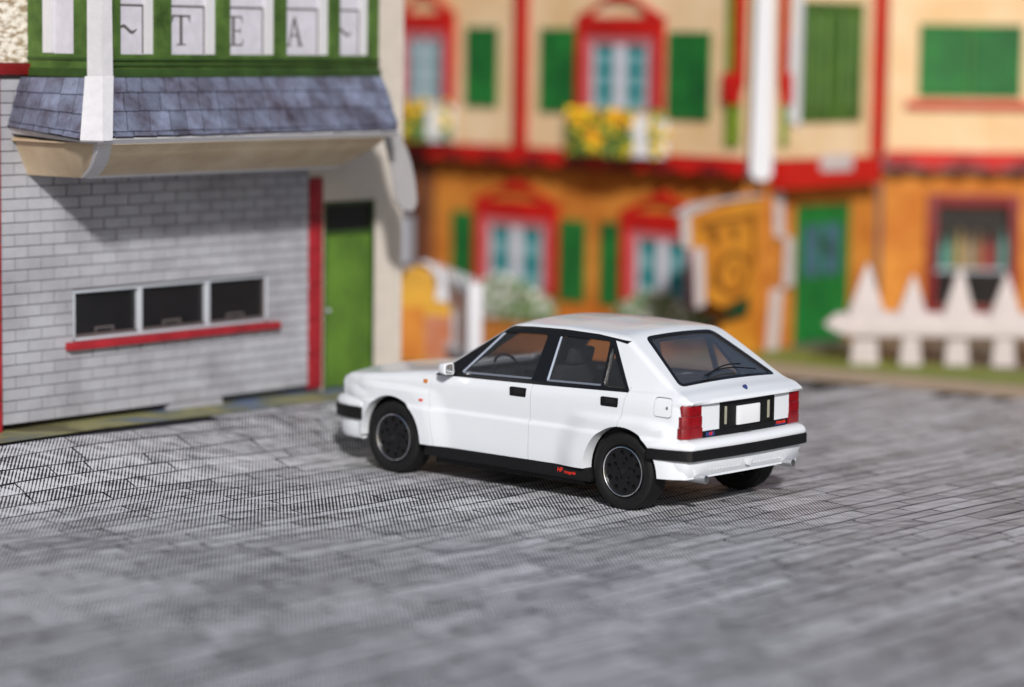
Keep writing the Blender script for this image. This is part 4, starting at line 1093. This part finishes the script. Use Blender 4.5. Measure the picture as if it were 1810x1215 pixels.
cadd('front_valance', sweep(plan_path([(1.64, .80), (1.75, .80), (1.88, .77), (1.96, .71), (2.03, .5), (2.07, .25), (2.08, 0)]), [(.0, .4175), (.004, .38), (.0, .29), (-.02, .255), (-.05, .245), (-.08, .255), (-.08, .4175)]), M['paint'])

# ---- sill strip, floor pan, wells
for sd in (1, -1):
    me = mesh(*prism_y([(-.895, ZL - .003), (.865, ZL - .003), (.895, .20), (-.915, .185), (-.925, .225)], sd * .55, sd * .812)); s_ = cadd('sill', me, M['black'], bevel=.010)
me = mesh(*box_vf(-1.62, 1.80, -.58, .58, .315, .42)); cadd('floor_pan', me, M['black'], bevel=.02)
me = mesh(*box_vf(-.80, .82, -.74, .74, .135, .28)); cadd('floor_pan', me, M['black'], bevel=.02)
me = mesh(*box_vf(-1.70, 1.95, -.52, .52, .305, .50)); cadd('inner_floor', me, M['inter'], smooth=False)
def well(c):
    vf = []
    for sd in (1, -1):
        n_ = 24; V = []; F_ = []
        for i in range(n_ + 1):
            a = math.pi * i / n_
            for rr_, yy in ((ARR + .012, .50), (ARR + .012, .785), (ARR + .03, .785), (ARR + .03, .50)): V.append((c[0] + rr_ * math.cos(a), sd * yy, c[1] + rr_ * math.sin(a)))
        for i in range(n_):
            for j in range(4): F_.append((4 * i + j, 4 * i + (j + 1) % 4, 4 * i + 4 + (j + 1) % 4, 4 * i + 4 + j))
        vf.append((V, F_))
        d_ = [(x_, max(z_, .35)) for x_, z_ in arch_poly(c, ARR + .03)]; vf.append(prism_y(d_, sd * .47, sd * .50))
    return vf
for c_ in AR:
    wl = well(c_); cadd('wheel_well', mesh(*join_parts(wl[:2])), M['hole']); cadd('wheel_well', mesh(*join_parts(wl[2:])), M['hole'])

# ---- wheels
def wheel_at(x, y, sd):
    r = .303; wd_ = .195
    prof = [(.212, -.085), (.25, -.096), (.278, -.094), (.293, -.084), (.301, -.066), (.303, -.03), (.303, .03), (.301, .066), (.293, .084), (.278, .094), (.25, .096), (.225, .090), (.212, .082)]
    def lathe(prof, n_=64, closed=True):
        V = []; F_ = []; m_ = len(prof)
        for i in range(n_):
            a = 2 * math.pi * i / n_
            for rr_, yy in prof: V.append((rr_ * math.cos(a), yy * sd, rr_ * math.sin(a)))
        for i in range(n_):
            for j in range(m_ if closed else m_ - 1):
                a = i * m_ + j; b_ = i * m_ + (j + 1) % m_; c = ((i + 1) % n_) * m_ + (j + 1) % m_; d_ = ((i + 1) % n_) * m_ + j; F_.append((a, b_, c, d_))
        return V, F_
    root = D.objects.new('wheel', mesh(*lathe([(.198, .060), (.211, .075), (.212, -.08), (.198, -.08)]))); COL.objects.link(root); root.parent = car; root.location = (x, y, .303); root.data.materials.append(M['black']); root.data.shade_smooth(); root.data.set_sharp_from_angle(angle=R(35))
    cadd('tyre', mesh(*lathe(prof)), M['tyre'], root)
    # tread blocks
    tb = []
    for i in range(72):
        a = 2 * math.pi * i / 72
        for y0, y1, sh in ((-.075, -.028, 0), (-.022, .022, .5), (.028, .075, 0)):
            aa = a + sh * math.pi / 72; p = []
            for da in (-.034, .034):
                for yy in (y0, y1):
                    for rr_ in (.299, .3045): p.append(Vector((rr_ * math.cos(aa + da), yy * sd, rr_ * math.sin(aa + da))))
            tb.append((p, [(0, 1, 3, 2), (4, 6, 7, 5), (0, 4, 5, 1), (2, 3, 7, 6), (1, 5, 7, 3), (0, 2, 6, 4)]))
    cadd('tread_blocks', mesh(*join_parts(tb)), M['tyre'], root, smooth=False, kind='stuff')
    cadd('rim_ring', mesh(*lathe([(.187, .060), (.187, .088), (.190, .0905), (.1955, .0885), (.197, .083), (.197, .060)])), M['chrome'], root)
    disc = mesh(*lathe([(.0, .040), (.0, .068), (.03, .070), (.05, .064), (.10, .068), (.16, .076), (.187, .074), (.187, .040)], closed=False))
    holes = []
    def hole(rr_, a, hr):
        cx, cz = rr_ * math.cos(a), rr_ * math.sin(a); return prism_y([(cx + hr * math.cos(t), cz + hr * math.sin(t)) for t in [2 * math.pi * i / 14 for i in range(14)]], sd * .052, sd * .12)
    for i in range(10): holes.append(hole(.148, 2 * math.pi * i / 10 + .2, .0195))
    for i in range(5): holes.append(hole(.100, 2 * math.pi * i / 5 + .51, .0175))
    for i in range(5): holes.append(hole(.062, 2 * math.pi * i / 5 + .2, .0115))
    bmx = bmesh.new(); bmx.from_mesh(disc); bmesh.ops.remove_doubles(bmx, verts=bmx.verts, dist=1e-5); bmesh.ops.holes_fill(bmx, edges=bmx.edges); bmesh.ops.recalc_face_normals(bmx, faces=bmx.faces); bmx.to_mesh(disc); bmx.free()
    dme = boolean(disc, [joined(holes)])
    cadd('rim', dme, M['rim'], root)
    cadd('brake_disc', mesh(*prism_y([(.185 * math.cos(t), .185 * math.sin(t)) for t in [2 * math.pi * i / 32 for i in range(32)]], sd * .02, sd * .0515)), M['hole'], root, smooth=False)
    cadd('hub_cap', mesh(*prism_y([(.028 * math.cos(t), .028 * math.sin(t)) for t in [2 * math.pi * i / 6 for i in range(6)]], sd * .070, sd * .079)), M['gloss'], root, bevel=.003)
    return root
base_w = {}
for sd in (1, -1):
    r0_ = wheel_at(-1.228, sd * .708, sd)
    r2 = r0_.copy(); COL.objects.link(r2); r2.parent = car; r2.location = (1.255, sd * .708, .303)
    for ch in list(r0_.children):
        c = ch.copy(); COL.objects.link(c); c.parent = r2

# ---- tail: black garnish, lamps, plate
def xr(y): return -1.812 + .028 * (y / .75) ** 2
def tail_plate(y0, y1, z0, z1, t0, t1, name, m, parent=None, rnd=.0, bevel=0):
    """plate on the rear face following its bow; t: how far proud"""
    n_ = 6; V = []; F_ = []
    for i in range(n_ + 1):
        y = y0 + (y1 - y0) * i / n_
        V += [(xr(y) - t1, y, z0), (xr(y) - t1, y, z1), (xr(y) - t0, y, z1), (xr(y) - t0, y, z0)]
    for i in range(n_):
        for j in range(4): F_.append((4 * i + j, 4 * i + (j + 1) % 4, 4 * i + 4 + (j + 1) % 4, 4 * i + 4 + j))
    F_.append((0, 1, 2, 3)); F_.append(tuple(4 * n_ + j for j in range(4)))
    return cadd(name, mesh(V, F_), m, parent, smooth=False, bevel=bevel)
tp = tail_plate(-.548, .548, .603, .655, -.02, .010, 'tail_panel', M['black'])
tail_plate(-.335, .335, .656, .862, -.02, .007, 'plate_recess', M['black'], tp)
tail_plate(-.345, .345, .850, .868, -.02, .018, 'recess_frame', M['black'], tp); tail_plate(-.350, -.325, .655, .8495, -.02, .018, 'recess_frame', M['black'], tp); tail_plate(.325, .350, .655, .8495, -.02, .018, 'recess_frame', M['black'], tp)
tail_plate(.352, .562, .657, .868, -.02, .012, 'tail_infill', M['paint'], tp); tail_plate(-.562, -.352, .657, .868, -.02, .012, 'tail_infill', M['paint'], tp)
tail_plate(.262, .284, .685, .825, .006, .015, 'reversing_lens', M['cream_pl'], tp, bevel=.003); tail_plate(-.292, -.266, .685, .825, .006, .015, 'reversing_lens', M['cream_pl'], tp, bevel=.004)
tail_plate(-.145, .145, .668, .818, .008, .030, 'number_plate', M['plate'], tp, bevel=.008)
tail_plate(-.05, .05, .605, .63, .0101, .02, 'tailgate_catch', M['gloss'], tp, bevel=.004)
for sd in (1, -1):
    root = None
    for k, (z0, z1, ya, yb) in enumerate(((.604, .690, .556, .752), (.6905, .778, .562, .750), (.7785, .868, .570, .744))):
        a0, a1 = (ya, yb); V = []; F_ = []; n_ = 8
        dz = (z1 - z0)
        prof = [(-.03, z0 + .001), (.014, z0 + .001), (.018, z0 + .006), (.019, z1 - .006), (.014, z1 - .001), (-.03, z1 - .001)]
        for i in range(n_ + 1):
            u = i / n_; y = a0 + (a1 - a0) * u
            wrap = sm((u - .80) / .2) * .035
            for o_, z in prof: V.append((xr(y) - o_ + wrap, sd * y, z))
        m_ = len(prof)
        for i in range(n_):
            for j in range(m_): F_.append((i * m_ + j, i * m_ + (j + 1) % m_, (i + 1) * m_ + (j + 1) % m_, (i + 1) * m_ + j))
        F_.append(tuple(range(m_))); F_.append(tuple(n_ * m_ + j for j in range(m_)))
        me = mesh(V, F_)
        if root is None: root = cadd('tail_light', me, M['lens'])
        else: cadd('lens', me, M['lens'], root)
# badges and writing
def text_mesh(s, size, name, m, mat4, parent, shear=.0, bold=.0):
    cu = D.curves.new('txt', 'FONT'); cu.body = s; cu.size = size; cu.extrude = .001; cu.shear = shear; cu.offset = bold; cu.align_x = 'CENTER'; cu.align_y = 'CENTER'
    o = D.objects.new('txt', cu); COL.objects.link(o); dg = bpy.context.evaluated_depsgraph_get(); me = D.meshes.new_from_object(o.evaluated_get(dg)); D.objects.remove(o)
    me.transform(mat4); return cadd(name, me, m, parent, smooth=False)
def rear_mat(y, z, out): # text facing backwards, reading from the car's left to its right
    m4 = Matrix(((0, 0, -1, xr(y) - out), (-1, 0, 0, y), (0, 1, 0, z), (0, 0, 0, 1))); return m4
tail_plate(.405, .505, .612, .645, .0101, .0115, 'badge_plate', M['bluep'], tp)
text_mesh('HF', .034, 'badge_text', M['redp'], rear_mat(.452, .6285, .0125), tp, .2, .0012)
tail_plate(-.53, -.375, .612, .620, .0101, .0115, 'badge_plate', M['bluep'], tp)
text_mesh('integrale', .036, 'badge_text', M['redp'], rear_mat(-.452, .634, .0115), tp, .2, .001)
m4 = Matrix(((-1, 0, 0, -.60), (0, 0, 1, .8125), (0, 1, 0, .247), (0, 0, 0, 1)))
text_mesh('HF', .046, 'sill_text', M['redp'], m4, [o for o in car.children if o.name.startswith('sill')][0], .15, .0015)
m4 = Matrix(((-1, 0, 0, -.705), (0, 0, 1, .8125), (0, 1, 0, .236), (0, 0, 0, 1)))
text_mesh('integrale', .034, 'sill_text', M['redp'], m4, [o for o in car.children if o.name.startswith('sill')][0], .15, .0006)
me = mesh(*prism_vf([Vector((0, y, z)) for y, z in [(-.018, .014), (.018, .014), (.016, -.002), (0, -.020), (-.016, -.002)]], Vector((-1.90, 0, 0)), Vector((-1.885, 0, 0)))); me.transform(Matrix.Translation((0, 0, .0)))
bd = mesh(*prism_vf([Vector((-1.797 + .0, y, 0)) + Vector((-.8 * (-t), 0, .6 * t)) for y, t in [(-.017, .02), (.017, .02), (.017, .0), (0, -.022), (-.017, .0)]], Vector((0, 0, .944)), Vector((-.006, 0, .956)))); cadd('bonnet_badge' if False else 'tailgate_badge', bd, M['bluep'], smooth=False)
# indicator, side badge
for nm, x, z, w_, h_, m in (('side_indicator', .88, .812, .022, .016, M['amber']), ('side_badge', .905, .655, .020, .010, M['redp'])):
    yy = Y(x, z); me = mesh(*prism_y([(x - w_, z - h_), (x + w_, z - h_), (x + w_, z + h_), (x - w_, z + h_)], yy - .02, yy + .006)); cadd(nm, me, m, bevel=.003)
# exhaust tips
for y in (.60, -.52):
    V = []; F_ = []; n_ = 20
    for i in range(n_):
        a = 2 * math.pi * i / n_
        for x, r in ((-1.72, .030), (-1.895, .034), (-1.898, .028), (-1.80, .029)): V.append((x, y + r * math.cos(a), .296 + r * math.sin(a) + (.006 if y < 0 else 0)))
    for i in range(n_):
        for j in range(3): F_.append((4 * i + j, 4 * i + j + 1, 4 * ((i + 1) % n_) + j + 1, 4 * ((i + 1) % n_) + j))
    F_.append(tuple(4 * i + 3 for i in range(n_))); cadd('exhaust_tip', mesh(V, F_), M['pipe'])
# rear wiper
def tube(pts, r, name, m, parent=None, n_=8):
    V = []; F_ = []
    for i, p in enumerate(pts):
        d_ = (Vector(pts[min(i + 1, len(pts) - 1)]) - Vector(pts[max(i - 1, 0)])).normalized(); a = d_.orthogonal().normalized(); b_ = d_.cross(a)
        rr_ = r[i] if isinstance(r, (list, tuple)) else r
        for k in range(n_): V.append(Vector(p) + (a * math.cos(2 * math.pi * k / n_) + b_ * math.sin(2 * math.pi * k / n_)) * rr_)
    for i in range(len(pts) - 1):
        for k in range(n_): F_.append((i * n_ + k, i * n_ + (k + 1) % n_, (i + 1) * n_ + (k + 1) % n_, (i + 1) * n_ + k))
    F_.append(tuple(range(n_))); F_.append(tuple((len(pts) - 1) * n_ + k for k in range(n_)))
    return cadd(name, mesh(V, F_), m, parent)
wa = [tuple(hp(.27 - .50 * t, HLn - .052 - .085 * math.sin(t * math.pi * .62), .040 + .01 * math.sin(t * 3))) for t in [i / 10 for i in range(11)]]
wi = tube(wa, [.010, .009] + [.006] * 9, 'wiper', M['black'])
wb = [tuple(hp(.30 - .66 * t, HLn - .060 - .055 * math.sin(t * math.pi), .032)) for t in [i / 10 for i in range(11)]]
tube(wb, .0055, 'wiper_blade', M['black'], wi)
# mirrors
for sd in (1, -1):
    me = mesh(*prism_vf([Vector((0, y, z)) for y, z in [tuple(p) for p in round_poly([(-.012, -.055), (.125, -.045), (.12, .05), (.0, .055)], .03, 4)]], Vector((-.035, 0, 0)), Vector((.045, 0, 0))))
    me.transform(Matrix.Translation((.60, .80, .945)))
    for v_ in me.vertices:
        if v_.co.x > .61: v_.co.y = .86 + (v_.co.y - .86) * .78; v_.co.z = .945 + (v_.co.z - .945) * .8
        v_.co.y *= sd
    mi = cadd('door_mirror', me, M['paint'], bevel=.014)
    me = mesh(*prism_vf([Vector((0, sd * y, z)) for y, z in [tuple(p) for p in round_poly([(.815, .905), (.905, .912), (.90, .980), (.82, .985)], .02, 3)]], Vector((.561, 0, 0)), Vector((.5645, 0, 0)))); cadd('mirror_glass', me, M['chrome'], mi, smooth=False)
    me = mesh(*box_vf(.60, .66, .72, .80, .895, .925)); me.transform(Matrix.Diagonal((1, sd, 1, 1))); cadd('mirror_stalk', me, M['black'], mi, bevel=.008)
# cabin
def bx(name, x0, x1, y0, y1, z0, z1, m, b_=.03, rot=None):
    me = mesh(*box_vf(x0, x1, y0, y1, z0, z1)); o = cadd(name, me, m, bevel=b_); return o
bx('dashboard', .48, .78, -.68, .68, .60, .875, M['inter'], .04)
for sd in (1, -1):
    st = bx('seat', -.20, .28, sd * .36 - .24, sd * .36 + .24, .48, .66, M['seat'], .05)
    me = mesh(*prism_vf([Vector((x, 0, z)) for x, z in [(-.14, .62), (-.28, .62), (-.42, 1.02), (-.33, 1.04)]], Vector((0, sd * .36 - .22, 0)), Vector((0, sd * .36 + .22, 0)))); cadd('seat_back', me, M['seat'], st, bevel=.03)
    me = mesh(*prism_vf([Vector((x, 0, z)) for x, z in [(-.35, 1.05), (-.43, 1.04), (-.47, 1.17), (-.40, 1.18)]], Vector((0, sd * .36 - .13, 0)), Vector((0, sd * .36 + .13, 0)))); cadd('headrest', me, M['seat'], st, bevel=.025)
me = mesh(*box_vf(-1.10, -.62, -.64, .64, .48, .64)); rs = cadd('rear_seat', me, M['seat'], bevel=.04)
me = mesh(*prism_vf([Vector((x, 0, z)) for x, z in [(-1.00, .62), (-1.14, .62), (-1.24, .98), (-1.14, .99)]], Vector((0, -.62, 0)), Vector((0, .62, 0)))); cadd('rear_seat_back', me, M['seat'], rs, bevel=.03)
bx('parcel_shelf', -1.62, -1.22, -.62, .62, .84, .87, M['inter'], .01)
bx('cabin_side', -1.6, .8, .66, .70, .32, .85, M['inter'], .01); bx('cabin_side', -1.6, .8, -.70, -.66, .32, .85, M['inter'], .01)
tube([(.36 + .07 * math.sin(a), .36 + .17 * math.cos(a), .88 + .16 * math.sin(a)) for a in [2 * math.pi * i / 24 for i in range(25)]], .012, 'steering_wheel', M['black'])

for o in temp: 
    me = o.data; D.objects.remove(o)
    if me.users == 0: D.meshes.remove(me)
